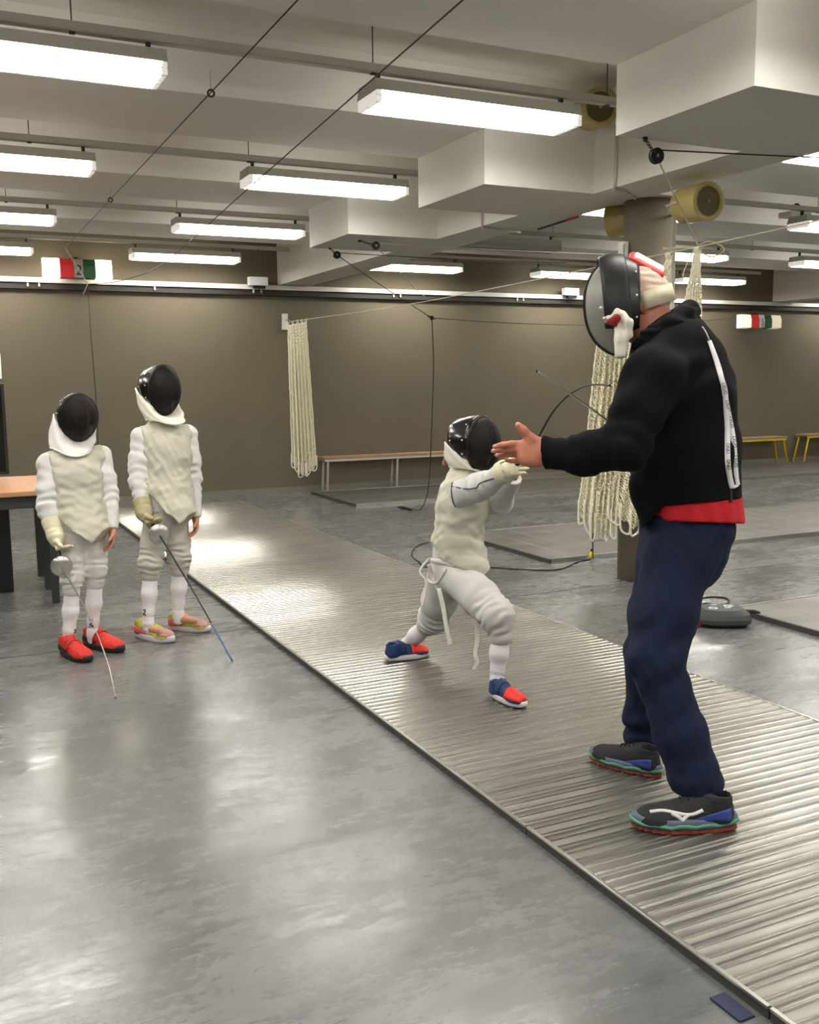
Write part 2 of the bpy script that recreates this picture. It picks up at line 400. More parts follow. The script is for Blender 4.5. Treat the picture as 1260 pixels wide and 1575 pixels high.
def score_box(c, w, h, label, lit, txt):
    x, y, z = c
    r = empty('score_box', (x, y, z), label, 'score light box', 'fencing score lights on the back wall')
    d = 0.12
    cols = [('white_lamp', (255, 245, 225), lit[0]), ('red_lamp', (190, 30, 36), 0.25), ('number_panel', (170, 166, 158) if len(txt) == 1 else (226, 226, 222), 0), ('green_lamp', (16, 84, 52), 0.03), ('white_lamp', (255, 240, 215), lit[1])]
    ws = [0.24, 0.20, 0.14, 0.18, 0.24]; xx = x - w / 2
    for k, ((n, c3, e), f) in enumerate(zip(cols, ws)):
        m = mat('score_%s_%d_%s' % (n, k, label[:5]), c3, 0.35, var=0.02, emit=(lin(c3), e) if e else None)
        zc = 0.0 if n != 'number_panel' else -0.004
        fw = f * w
        # front is a shallow chamfered bar
        MB().prism([(xx + 0.002, y + d / 2, z - h / 2), (xx + 0.002, y - d / 2 - zc, z - h / 2 + 0.012), (xx + 0.002, y - d / 2 - zc, z + h * 0.15), (xx + 0.002, y - d / 2 + 0.03, z + h / 2), (xx + 0.002, y + d / 2, z + h / 2)], (1, 0, 0), fw - 0.004).build(n, m, r)
        if n == 'number_panel':
            text_obj('number', txt, h * (0.75 if len(txt) == 1 else 0.32), (xx + fw / 2, y - d / 2 - 0.002, z - h * 0.1), (1, 0, 0) if len(txt) == 1 else (0, 0, -1), (0, 0, 1) if len(txt) == 1 else (1, 0, 0), mat('black_print', (20, 20, 20), 0.6), r)
        xx += fw
    MB().box((x - 0.02, y + d / 2 - 0.01, z + h / 2 - 0.02), (x + 0.02, 11.99, z + h / 2 + 0.03)).build('wall_bracket', M_dark, r)
    return r
pa = ony(119, 414, 11.75)
score_box(pa, 0.74, 0.215, 'score light box with glowing ends and a number 2, above the two waiting children', (7.0, 7.0), '2')
pb = ony(1168, 495, 11.75)
score_box(pb, 0.83, 0.21, 'unlit red and green score light box hanging above the yellow benches', (0.5, 0.35), 'APSM')

# bracket boards and the net rope
M_brk = mat('white_bracket', (224, 222, 212), 0.5)
rb = empty('rope_bracket', (4.03, 11.97, 2.16), 'small white bracket on the back wall holding the net rope', 'bracket', 'net rope brackets')
MB().box((3.99, 11.955, 2.06), (4.06, 11.999, 2.26), 0.004).build('plate', M_brk, rb); MB().tube([(4.03, 11.955, 2.18), (4.06, 11.90, 2.18), (4.06, 11.90, 2.14)], 0.006).build('hook', M_chrome, rb)
rb = empty('rope_bracket', (4.262, 5.5, 2.25), 'small white bracket on the round column holding the net rope', 'bracket', 'net rope brackets')
MB().box((4.235, 5.46, 2.16), (4.27, 5.53, 2.33), 0.004).build('plate', M_brk, rb)
MB().tube([(4.23, 5.45, 2.30), (4.20, 5.42, 2.30), (4.20, 5.42, 2.20)], 0.006).build('hook', M_chrome, rb)
rope = smooth_path([(4.06, 11.90, 2.16), (4.16, 8.7, 2.14), (4.22, 5.5, 2.19), (4.24, 4.75, 2.205), (4.25, 2.5, 2.26), (4.25, -1.0, 2.3)], 10)
tag(MB().tube(rope, 0.0045, 6).build('net_rope', M_rope, smooth=True), 'cream rope stretched along the room from the wall bracket past the column', 'rope')

# gathered nets: strands woven over a folded sheet
def net(label, segs, nz, seed, fold, thick):
    """segs: (top polyline, bottom polyline, strand count); each sheet zigzags in folds between them"""
    rnd = random.Random(seed)
    def poly(pl, t):
        k = t * (len(pl) - 1); i = min(int(k), len(pl) - 2); f = k - i
        return np.array(pl[i], float) * (1 - f) + np.array(pl[i + 1], float) * f
    M2 = mat('cream_border_cord', (244, 240, 222), 0.85, var=0.06, scale=60)
    r = empty('net_curtain', np.array(segs[0][1][0]), label, 'net', 'gathered nets on the rope')
    for tops, bots, nx in segs:
        g = np.zeros((nx + 1, nz + 1, 3)); ph = [rnd.uniform(-0.5, 0.5) for _ in range(nx + 1)]
        drop = [rnd.uniform(-0.05, 0.03) for _ in range(nx + 1)]
        for i in range(nx + 1):
            for j in range(nz + 1):
                t = j / nz; a = poly(tops, i / nx); b = poly(bots, i / nx) + np.array([0, 0, drop[i // 4 * 4]])
                p = a * (1 - t) + b * t
                s = math.sin(i * 1.35 + ph[i]) * fold * (0.25 + 0.75 * min(1, t * 2.5))
                g[i, j] = p + np.array([s * 0.55 + 0.004 * rnd.uniform(-1, 1), s + 0.004 * rnd.uniform(-1, 1), 0.004 * rnd.uniform(-1, 1)])
        m = MB()
        for i in range(nx + 1):
            for sg in (1, -1): m.tube([g[min(max(i + (sg if j % 2 else 0), 0), nx), j] for j in range(nz + 1)], thick, 3, cap=False)
        m.build('mesh_strands', mat('cream_net_cord', (240, 234, 208), 0.9, var=0.08, scale=60), r)
        b = MB()
        for i in range(0, nx - 3, 4):                 # border cord hangs in loops below the folds
            e0, e1 = g[i, nz], g[min(i + 4, nx), nz]; d = 0.03 + 0.05 * rnd.random()
            side = np.array([0.02, 0.03, 0])
            b.tube(smooth_path([e0 + Z_ * 0.12 - side, e0 - Z_ * d * 0.6 - side, (e0 + e1) / 2 - Z_ * d, e1 - Z_ * d * 0.5 + side, e1 + Z_ * 0.12 + side], 5), thick * 2.0, 5)
        b.tube([g[0, j] for j in range(nz + 1)], thick * 1.8, 5); b.tube([g[nx, j] for j in range(nz + 1)], thick * 1.8, 5)
        b.build('border_cord', M2, r, True)
        c = MB()
        for i in range(0, nx + 1, max(1, nx // 4)):
            q = poly(tops, i / nx); rp = q + np.array([0, 0, 0.04])
            c.tube(smooth_path([q, q + np.array([0.012, 0, 0.025]), rp, q + np.array([-0.012, 0, 0.025]), q], 4), 0.0045, 5)
        c.build('tie_loop', M2, r, True)
    return r
Z_ = np.array([0, 0, 1.0])
net('cream netting gathered in a bundle hanging from the wall bracket by the wooden bench',
    [([(4.03, 11.88, 2.11), (4.06, 11.6, 2.12), (4.08, 11.35, 2.12)], [(3.99, 11.72, 0.38), (4.09, 11.55, 0.30), (4.17, 11.36, 0.36)], 28)], 90, 3, 0.04, 0.0040)
net('cream netting gathered behind the coach beside the round column',
    [([(4.2, 5.62, 2.15), (4.21, 5.45, 2.15), (4.22, 5.30, 2.15)], [(4.09, 5.74, 0.44), (4.14, 5.62, 0.36), (4.17, 5.53, 0.36), (4.20, 5.44, 0.42)], 34),
     ([(4.235, 5.03, 2.16), (4.235, 5.01, 2.16), (4.237, 4.99, 2.16)], [(4.16, 5.62, 0.50), (4.2, 5.35, 0.45), (4.22, 5.10, 0.48)], 20),
     ([(4.243, 4.78, 2.165), (4.243, 4.76, 2.165), (4.244, 4.74, 2.165)], [(4.18, 5.12, 0.55), (4.22, 4.86, 0.5), (4.26, 4.62, 0.55)], 24)], 90, 5, 0.045, 0.0040)
# ------------------------------------------------------------------ smooth-surface modelling (distance field -> mesh)
def unit(v): v = np.array(v, float); return v / (np.linalg.norm(v) + 1e-12)
class Field:
    def __init__(s, lo, hi, h):
        s.lo = np.array(lo, float); s.h = h
        s.n = np.ceil((np.array(hi, float) - s.lo) / h).astype(int) + 1
        s.a = np.full(tuple(s.n), 0.25, np.float32)
    def blk(s, lo, hi):
        i0 = np.clip(np.floor((np.array(lo) - s.lo) / s.h).astype(int), 0, s.n)
        i1 = np.clip(np.ceil((np.array(hi) - s.lo) / s.h).astype(int) + 1, 0, s.n)
        sl = tuple(slice(a, b) for a, b in zip(i0, i1))
        ax = [(np.arange(a, b) * s.h + o).astype(np.float32) for a, b, o in zip(i0, i1, s.lo)]
        return sl, ax[0][:, None, None], ax[1][None, :, None], ax[2][None, None, :]
    def put(s, sl, d, k, op):
        a = s.a[sl]
        if op == 'sub':
            if k <= 0: s.a[sl] = np.maximum(a, -d); return
            h = np.clip(0.5 - 0.5 * (a + d) / k, 0, 1); s.a[sl] = a * (1 - h) - d * h + k * h * (1 - h); return
        if k <= 0: s.a[sl] = np.minimum(a, d); return
        h = np.clip(0.5 + 0.5 * (a - d) / k, 0, 1)
        s.a[sl] = a * (1 - h) + d * h - k * h * (1 - h)
    def cone(s, a, b, ra, rb=None, k=0.02, flat=None, op='add'):
        """tapered capsule; flat=(axis, ratio) stretches the section along axis"""
        rb = ra if rb is None else rb
        a = np.array(a, float); b = np.array(b, float); m = max(ra, rb) * (max(1, flat[1]) if flat else 1) + 0.03 + k
        sl, X, Y, Z = s.blk(np.minimum(a, b) - m, np.maximum(a, b) + m)
        px, py, pz = X - a[0], Y - a[1], Z - a[2]; d = b - a
        sc = 1.0
        if flat:
            n = unit(flat[0]); q = flat[1]; w = (px * n[0] + py * n[1] + pz * n[2]) * (1 / q - 1)
            px, py, pz = px + w * n[0], py + w * n[1], pz + w * n[2]
            dn = np.dot(d, n) * (1 / q - 1); d = d + n * dn
            sc = min(1.0, q)
        L2 = max(float(d @ d), 1e-9)
        t = np.clip((px * d[0] + py * d[1] + pz * d[2]) / L2, 0, 1)
        r = np.sqrt((px - t * d[0]) ** 2 + (py - t * d[1]) ** 2 + (pz - t * d[2]) ** 2) - (ra + (rb - ra) * t)
        s.put(sl, (r * sc).astype(np.float32), k, op); return s
    def chain(s, pts, k=0.02, flat=None, op='add'):
        for (a, ra), (b, rb) in zip(pts[:-1], pts[1:]): s.cone(a, b, ra, rb, k, flat, op)
        return s
    def ell(s, c, R, r, k=0.02, op='add'):
        """ellipsoid: R rows are its axes, r the radii"""
        c = np.array(c, float); m = max(r) + 0.03 + k
        sl, X, Y, Z = s.blk(c - m, c + m); px, py, pz = X - c[0], Y - c[1], Z - c[2]
        q = 0; g = 0
        for ax, rr in zip(R, r):
            u = (px * ax[0] + py * ax[1] + pz * ax[2]) / rr; q = q + u * u; g = g + (u / rr) ** 2
        l = np.sqrt(q); d = l * (l - 1) / np.sqrt(g + 1e-9)
        s.put(sl, d.astype(np.float32), k, op); return s
    def rbox(s, c, R, half, rad, k=0.01, op='add'):
        c = np.array(c, float); m = np.linalg.norm(half) + 0.03 + k
        sl, X, Y, Z = s.blk(c - m, c + m); px, py, pz = X - c[0], Y - c[1], Z - c[2]
        o = 0; ins = None
        for ax, hh in zip(R, half):
            u = np.abs(px * ax[0] + py * ax[1] + pz * ax[2]) - (hh - rad)
            o = o + np.maximum(u, 0) ** 2; ins = u if ins is None else np.maximum(ins, u)
        s.put(sl, (np.sqrt(o) + np.minimum(ins, 0) - rad).astype(np.float32), k, op); return s
    def cut(s, p, n, lo=None, hi=None, k=0.0):
        """keep what lies behind the plane through p with outward normal n"""
        n = unit(n); p = np.array(p, float)
        sl, X, Y, Z = s.blk(s.lo if lo is None else lo, s.lo + s.n * s.h if hi is None else hi)
        d = ((X - p[0]) * n[0] + (Y - p[1]) * n[1] + (Z - p[2]) * n[2]).astype(np.float32)
        a = s.a[sl]
        if k > 0:
            h = np.clip(0.5 - 0.5 * (a - d) / k, 0, 1); s.a[sl] = a * (1 - h) + d * h + k * h * (1 - h)
        else: s.a[sl] = np.maximum(a, d)
        return s
    def wrinkle(s, amp, wl, seed, axis=None, centre=None, rad=None, lo=None, hi=None):
        """cloth folds; axis = direction across the folds; centre/rad = where they fade in"""
        rnd = np.random.RandomState(seed)
        sl, X, Y, Z = s.blk(s.lo if lo is None else lo, s.lo + s.n * s.h if hi is None else hi)
        near = s.a[sl] < 0.04
        I = np.argwhere(near)
        if len(I) == 0: return s
        P = np.stack([X[I[:, 0], 0, 0], Y[0, I[:, 1], 0], Z[0, 0, I[:, 2]]], 1)
        v = np.zeros(len(P)); K = 2 * math.pi / wl
        def lowf(f):
            o = 0
            for q in range(3): o = o + np.sin(P @ (unit(rnd.normal(size=3)) * K * f) + rnd.uniform(0, 6.28))
            return o / 3
        if axis is not None:
            ax = unit(axis); ph = P @ ax * K + 1.6 * lowf(0.45)
            v = np.sin(ph) * (0.55 + 0.6 * lowf(0.4))
        else:
            for q in range(4):
                dr = unit(rnd.normal(size=3)); v += np.sin(P @ (dr * K * rnd.uniform(0.7, 1.4)) + 1.5 * lowf(0.5) + rnd.uniform(0, 6.28)) / 3
        w = 1.0
        if centre is not None:
            w = np.clip(1.3 - np.linalg.norm(P - np.array(centre), axis=1) / rad, 0, 1)
        sub = s.a[sl]; sub[I[:, 0], I[:, 1], I[:, 2]] += (amp * v * w).astype(np.float32)
        return s
    def mesh(s, name, m, parent=None, smooth=2):
        a = s.a; sg = a < 0
        c = np.zeros(tuple(s.n - 1), np.uint8)
        O = [(i, j, k) for i in (0, 1) for j in (0, 1) for k in (0, 1)]
        for i, j, k in O: c += sg[i:i + c.shape[0], j:j + c.shape[1], k:k + c.shape[2]]
        I = np.argwhere((c > 0) & (c < 8)); V = {o: a[I[:, 0] + o[0], I[:, 1] + o[1], I[:, 2] + o[2]] for o in O}
        ps = np.zeros((len(I), 3)); ct = np.zeros(len(I))
        for o in O:
            for ax in range(3):
                if o[ax]: continue
                p = list(o); p[ax] = 1; p = tuple(p); va, vb = V[o], V[p]; x = (va < 0) != (vb < 0)
                t = np.where(x, va / np.where(x, va - vb, 1), 0)
                q = np.repeat(np.array([o], float), len(I), 0); q[:, ax] += t
                ps[x] += q[x]; ct[x] += 1
        P = (I + ps / ct[:, None]) * s.h + s.lo
        idg = np.full(c.shape, -1, np.int32); idg[I[:, 0], I[:, 1], I[:, 2]] = np.arange(len(I)); F = []
        for ax in range(3):
            b, d = [(1, 2), (2, 0), (0, 1)][ax]
            s0 = [slice(1, -1)] * 3; s0[ax] = slice(0, -1); s1 = list(s0); s1[ax] = slice(1, None)
            A, B = sg[tuple(s0)], sg[tuple(s1)]; E = np.argwhere(A != B); inside = A[E[:, 0], E[:, 1], E[:, 2]]
            base = E + 1; base[:, ax] -= 1
            def g(db, dd):
                q = base.copy(); q[:, b] += db; q[:, d] += dd; return idg[q[:, 0], q[:, 1], q[:, 2]]
            Q = np.stack([g(-1, -1), g(0, -1), g(0, 0), g(-1, 0)], 1)
            Q[~inside] = Q[~inside][:, ::-1]; F.append(Q)
        F = np.concatenate(F); F = F[(F >= 0).all(1)]
        e = np.concatenate([F[:, [0, 1]], F[:, [1, 2]], F[:, [2, 3]], F[:, [3, 0]]])
        for _ in range(smooth):
            acc = np.zeros_like(P); n = np.zeros(len(P))
            for x in range(3): acc[:, x] = np.bincount(e[:, 0], P[e[:, 1], x], len(P)) + np.bincount(e[:, 1], P[e[:, 0], x], len(P))
            n = np.bincount(e[:, 0], minlength=len(P)) + np.bincount(e[:, 1], minlength=len(P))
            P = P * 0.45 + 0.55 * acc / np.maximum(n, 1)[:, None]
        me = bpy.data.meshes.new(name)
        me.vertices.add(len(P)); me.vertices.foreach_set('co', P.astype(np.float32).ravel())
        me.loops.add(len(F) * 4); me.loops.foreach_set('vertex_index', F.astype(np.int32).ravel())
        me.polygons.add(len(F)); me.polygons.foreach_set('loop_start', np.arange(0, len(F) * 4, 4, dtype=np.int32))
        me.polygons.foreach_set('use_smooth', np.ones(len(F), bool))
        me.update(calc_edges=True); me.validate(); me.materials.append(m)
        o = bpy.data.objects.new(name, me); COL.objects.link(o)
        if parent is not None: o.parent = parent; me.transform(parent_world(parent).inverted())
        return o
from mathutils.bvhtree import BVHTree
def surf(o):
    """a ray-caster on an object, in world space"""
    M = parent_world(o.parent) if o.parent else Matrix()
    me = o.data; V = [M @ v.co for v in me.vertices]
    return BVHTree.FromPolygons(V, [p.vertices[:] for p in me.polygons])
def on(bvh, u, v, off=0.003, fallback=None):
    """point just outside the surface where the photo's (u, v) meets it"""
    k = CF + CR * (u - 630) / FPX - CU * (v - 787.5) / FPX; k = unit(k)
    hit = bvh.ray_cast(Vector(CO), Vector(k))
    if hit[0] is None:
        return np.array(at(u, v, fallback)) if fallback else None
    n = np.array(hit[1]); n = n if n @ k < 0 else -n
    return np.array(hit[0]) + n * off
def ribbon(m, pts, nrm, w, t=0.0015):
    """flat strap: pts centre line, nrm outward directions, w half width"""
    P = [np.array(p, float) for p in pts]; k = len(P); V = []
    W = [w] * k if np.isscalar(w) else w
    for i in range(k):
        tg = unit(P[min(i + 1, k - 1)] - P[max(i - 1, 0)]); n = np.array(nrm[i] if len(np.shape(nrm)) > 1 else nrm, float)
        n = unit(n - tg * (n @ tg)); s = np.cross(tg, n)
        V += [P[i] - s * W[i] - n * t, P[i] + s * W[i] - n * t, P[i] + s * W[i] + n * t, P[i] - s * W[i] + n * t]
    F = [(i * 4 + j, i * 4 + (j + 1) % 4, i * 4 + 4 + (j + 1) % 4, i * 4 + 4 + j) for i in range(k - 1) for j in range(4)]
    F += [(0, 3, 2, 1), ((k - 1) * 4, (k - 1) * 4 + 1, (k - 1) * 4 + 2, (k - 1) * 4 + 3)]
    return m.add(V, F)

def add_hand(f, wrist, fd, pn, thumb_side, L, curl=(0.35, 0.4, 0.45, 0.5), fat=1.0, thumb=None, k=0.006):
    """palm, four separate unequal bent fingers and a thumb; fd finger direction, pn palm normal"""
    fd = unit(fd); pn = unit(np.array(pn, float) - fd * (np.array(pn, float) @ fd)); A = unit(np.cross(fd, pn)) * thumb_side
    w = np.array(wrist, float)
    f.cone(w, w + fd * 0.16 * L, 0.15 * L * fat, 0.17 * L * fat, k * 2, (pn, 0.75))
    for o, r in ((0.13, 0.105), (0.0, 0.105), (-0.13, 0.10)):
        f.cone(w + fd * 0.1 * L + A * o * L * 0.8, w + fd * 0.46 * L + A * o * L * 1.15, r * L * fat, r * 0.95 * L * fat, k * 2, (pn, 0.8))
    for i, (o, ln) in enumerate(((0.195, 0.95), (0.065, 1.06), (-0.065, 0.98), (-0.19, 0.78))):
        p = w + fd * (0.5 - 0.03 * abs(i - 1)) * L + A * o * L; d = unit(fd + A * o * 0.35); c = curl[i]; r = 0.062 * L * fat * (0.9 if i == 3 else 1)
        for sgl, rr in ((0.22, 1.0), (0.15, 0.92), (0.115, 0.82)):
            d = unit(d * math.cos(c) + pn * math.sin(c)); q = p + d * sgl * L * ln
            f.cone(p, q, r * rr, r * rr * 0.92, k * 0.6); p = q; c = curl[i] * 1.15; d0 = d
    td = thumb if thumb is not None else (0.75, 0.6, 0.35)
    p = w + fd * 0.12 * L + A * 0.14 * L
    for sgl, rr, bend in ((0.2, 0.1, 0), (0.17, 0.078, 0.25), (0.14, 0.068, 0.25)):
        d = unit(fd * (td[0] + bend * 0.5) + A * td[1] + pn * (td[2] + bend)); q = p + d * sgl * L
        f.cone(p, q, rr * L * fat, rr * 0.92 * L * fat, k); p = q
    return f

# shoes: heel and toe given on the ground
def make_shoe(parent, heel, toe, zg, style, height=1.0):
    heel = np.array([heel[0], heel[1], zg]); toe = np.array([toe[0], toe[1], zg]); L = np.linalg.norm(toe - heel)
    x = unit(toe - heel); z = np.array([0, 0, 1.0]); y = np.cross(z, x)
    P = lambda a, b, c: heel + x * a * L + y * b * L + z * c * L
    lo = np.minimum(heel, toe) - 0.09; hi = np.maximum(heel, toe) + 0.09; lo[2] = zg - 0.01; hi[2] = zg + 0.6 * L
    f = Field(lo, hi, 0.0032 if L < 0.26 else 0.0035)
    f.cone(P(0.17, 0, 0.14), P(0.84, 0, 0.095), 0.125 * L, 0.118 * L, 0.02, (z, 0.95))
    f.cone(P(0.14, 0, 0.16), P(0.17, 0, 0.34), 0.115 * L, 0.125 * L, 0.02)
    f.cone(P(0.26, 0, 0.26), P(0.62, 0, 0.15), 0.125 * L, 0.11 * L, 0.03)
    f.ell(P(0.74, 0, 0.10), (x, y, z), (0.24 * L, 0.165 * L, 0.125 * L), 0.02)
    f.cut(P(0, 0, 0.075), -z); f.cut(P(0.14, 0, 0.36), unit(z - 0.12 * x), k=0.006)
    f.cone(P(0.155, 0, 0.30), P(0.165, 0, 0.5), 0.095 * L, 0.105 * L, 0.008, op='sub')
    f.wrinkle(0.0012, 0.02, 5)
    up = f.mesh('shoe', style['upper'], parent, 1)
    # sole
    out = []
    for t in np.linspace(0, 2 * math.pi, 40, endpoint=False):
        c, s_ = math.cos(t), math.sin(t); a = 0.5 + 0.5 * c
        w = 0.125 + 0.045 * math.sin(max(0, a - 0.15) * math.pi * 0.95) + 0.01 * (a > 0.6)
        out.append((a * 1.04 - 0.02, w * (abs(s_) ** 0.75) * (1 if s_ > 0 else -1)))
    def slab(name, h0, h1, ex, m, wave=0.0):
        V = []; rows = [(h0, 0.96 * ex), (h0 + (h1 - h0) * 0.3, ex), (h0 + (h1 - h0) * 0.7, ex), (h1, 0.97 * ex)]
        for h, e in rows:
            for i, (a, b) in enumerate(out):
                sp = 0.05 * max(0, a - 0.75) ** 1.5 * 3 + (0.02 if a < 0.03 else 0)
                V.append(P(0.5 + (a - 0.5) * e, b * e, h + sp + (wave * math.sin(a * 26) if h > h0 + 1e-6 else 0)))
        n = len(out); F = [(r * n + i, r * n + (i + 1) % n, (r + 1) * n + (i + 1) % n, (r + 1) * n + i) for r in range(3) for i in range(n)]
        F += [tuple(range(n))[::-1], tuple(3 * n + i for i in range(n))]
        mesh_obj(name, V, F, m, up, True)
    if 'outsole' in style:
        slab('midsole', 0.03, 0.14, 1.0, style['sole'], 0.0); slab('sole_band', 0.052, 0.092, 1.035, style['band'], 0.012)
        V = []; n2 = 120
        for h in (0.0, 0.034):
            for i in range(n2):
                q_ = i / n2 * len(out); i0 = int(q_); f_ = q_ - i0; a0, b0 = out[i0]; a1, b1 = out[(i0 + 1) % len(out)]
                a, b_ = a0 * (1 - f_) + a1 * f_, b0 * (1 - f_) + b1 * f_; k_ = 0.99 if i % 4 < 2 else 0.93
                V.append(P(0.5 + (a - 0.5) * k_, b_ * k_, h + 0.05 * max(0, a - 0.75) ** 1.5 * 3))
        mesh_obj('lugged_outsole', V, [(i, (i + 1) % n2, n2 + (i + 1) % n2, n2 + i) for i in range(n2)] + [tuple(range(n2))[::-1], tuple(range(n2, 2 * n2))], style['outsole'], up)
    else: slab('sole', 0.0, 0.115, 1.0, style['sole'])
    b = surf(up)
    def side(a, h, sgn, off=0.0015):
        o = P(a, sgn * 0.6, h); hit = b.ray_cast(Vector(o), Vector(-y * sgn)); return (np.array(hit[0]) + y * sgn * off) if hit[0] is not None else None
    def top(a, w, off=0.002):
        o = P(a, w, 0.8); hit = b.ray_cast(Vector(o), Vector(-z)); return (np.array(hit[0]) + z * off) if hit[0] is not None else None
    def patch(name, poly_rows, m, t=0.0016):
        """rows of points -> raised skin"""
        R = [[p for p in r] for r in poly_rows if all(p is not None for p in r)]
        if len(R) < 2: return
        n = len(R[0]); V = [p for r in R for p in r]
        F = [(i * n + j, (i + 1) * n + j, (i + 1) * n + j + 1, i * n + j + 1) for i in range(len(R) - 1) for j in range(n - 1)]
        o = mesh_obj(name, V, F, m, up, True); so = o.modifiers.new('s', 'SOLIDIFY'); so.thickness = t; so.offset = 0
    def around(a, hs, off=0.002):
        """points over the shoe from one side to the other at station a"""
        pts = []
        for th in np.linspace(-hs, hs, 13):
            d = y * math.sin(th) + z * math.cos(th); o = P(a, 0, 0.10) + d * 0.5 * L; hit = b.ray_cast(Vector(o), Vector(-d))
            if hit[0] is None: return [None]
            pts.append(np.array(hit[0]) + d * off)
        return pts
    if 'toe' in style: patch('toe_panel', [around(a, 1.35) for a in np.linspace(style.get('toe_at', 0.56), 0.975, 12)], style['toe'])
    if 'heel' in style: 
        patch('heel_panel', [[side(a, h, 1) for h in np.linspace(0.12, 0.24 - 0.10 * max(0, (a - 0.15)) / 0.3, 5)] for a in np.linspace(0.03, 0.44, 10)], style['heel'])
        patch('heel_panel', [[side(a, h, -1) for h in np.linspace(0.12, 0.24 - 0.10 * max(0, (a - 0.15)) / 0.3, 5)] for a in np.linspace(0.03, 0.44, 10)], style['heel'])
    if 'strap' in style:
        for a in style.get('strap_at', (0.44,)):
            patch('strap', [around(a + q, 1.2, 0.004) for q in np.linspace(-style.get('strap_w', 0.055), style.get('strap_w', 0.055), 5)], style['strap'], style.get('strap_t', 0.003))
    if 'lace' in style:
        m = MB()
        for a in (0.36, 0.42, 0.48, 0.54):
            p0, p1, p2 = top(a, -0.06), top(a + 0.02, 0), top(a, 0.06)
            if p0 is not None and p1 is not None and p2 is not None: m.tube([p0, p1, p2], 0.0028, 5)
        m.build('lace', style['lace'], up)

    return up, side, P, L
# ------------------------------------------------------------------ people
M_skin = mat('skin', (196, 138, 112), 0.55, var=0.05, scale=25, bump=0.05, bscale=150)
M_skin2 = mat('ruddy_skin', (196, 124, 100), 0.5, var=0.08, scale=18, bump=0.08, bscale=120)
M_jacket = mat('white_fencing_cloth', (214, 214, 212), 0.85, var=0.02, scale=10, bump=0.12, bscale=350, sheen=0.2)
M_lame = mat('grey_beige_lame', (194, 191, 174), 0.72, var=0.07, scale=9, bump=0.2, bscale=500)
M_lame2 = mat('cream_lame', (214, 211, 193), 0.75, var=0.05, scale=9, bump=0.2, bscale=500)
M_breech = mat('white_breeches_cloth', (218, 217, 213), 0.85, var=0.03, scale=10, bump=0.15, bscale=300)
M_breech2 = mat('greyed_breeches_cloth', (196, 193, 182), 0.85, var=0.05, scale=8, bump=0.15, bscale=300)
M_sock = mat('white_sock_knit', (240, 238, 240), 0.9, var=0.02, scale=40, bump=0.2, bscale=300)
M_glove = mat('cream_leather_glove', (226, 220, 188), 0.75, var=0.06, scale=20, bump=0.15, bscale=120)
M_glove2 = mat('khaki_leather_glove', (176, 168, 132), 0.75, var=0.08, scale=20, bump=0.15, bscale=120)
M_shell = mat('gloss_black_shell', (12, 12, 13), 0.18, var=0.02, coat=0.4)
M_rim = mat('black_mask_rim', (10, 10, 10), 0.4)
M_bib = mat('white_bib_cloth', (236, 232, 228), 0.8, var=0.02, bump=0.1, bscale=250)
M_bib2 = mat('cream_bib_cloth', (232, 228, 212), 0.8, var=0.03, bump=0.1, bscale=250)
M_rivet = mat('pale_rivet', (215, 215, 212), 0.3, metal=0.6)
M_gmesh = mat('grey_wire_mesh', (150, 148, 140), 0.5, metal=0.4, var=0.08, scale=400)
M_seam = mat('navy_piping', (40, 44, 70), 0.7)
M_tape = mat('white_tape', (238, 236, 226), 0.85)
M_logo = mat('black_print', (20, 20, 20), 0.6)
def mesh_mat():
    m = bpy.data.materials.new('black_wire_mesh'); m.use_nodes = True; nt = m.node_tree; b = nt.nodes['Principled BSDF']
    b.inputs['Base Color'].default_value = (0.004, 0.004, 0.0045, 1); b.inputs['Roughness'].default_value = 0.6; b.inputs['Specular IOR Level'].default_value = 0.25
    tc = nt.nodes.new('ShaderNodeTexCoord'); n = nt.nodes.new('ShaderNodeTexNoise'); n.inputs['Scale'].default_value = 500
    nt.links.new(tc.outputs['Object'], n.inputs['Vector'])
    r = nt.nodes.new('ShaderNodeMapRange'); r.inputs[3].default_value = 0.86; r.inputs[4].default_value = 0.94
    nt.links.new(n.outputs[0], r.inputs[0]); nt.links.new(r.outputs[0], b.inputs['Alpha'])
    return m
M_mesh = mesh_mat()
def cam_dir(r, f, u=0.0):
    """horizontal world direction from (to the right, away) as the camera sees them"""
    fr = unit([CR[0], CR[1], 0]); ff = unit([CF[0], CF[1], 0]); return unit(fr * r + ff * f + np.array([0, 0, u]))

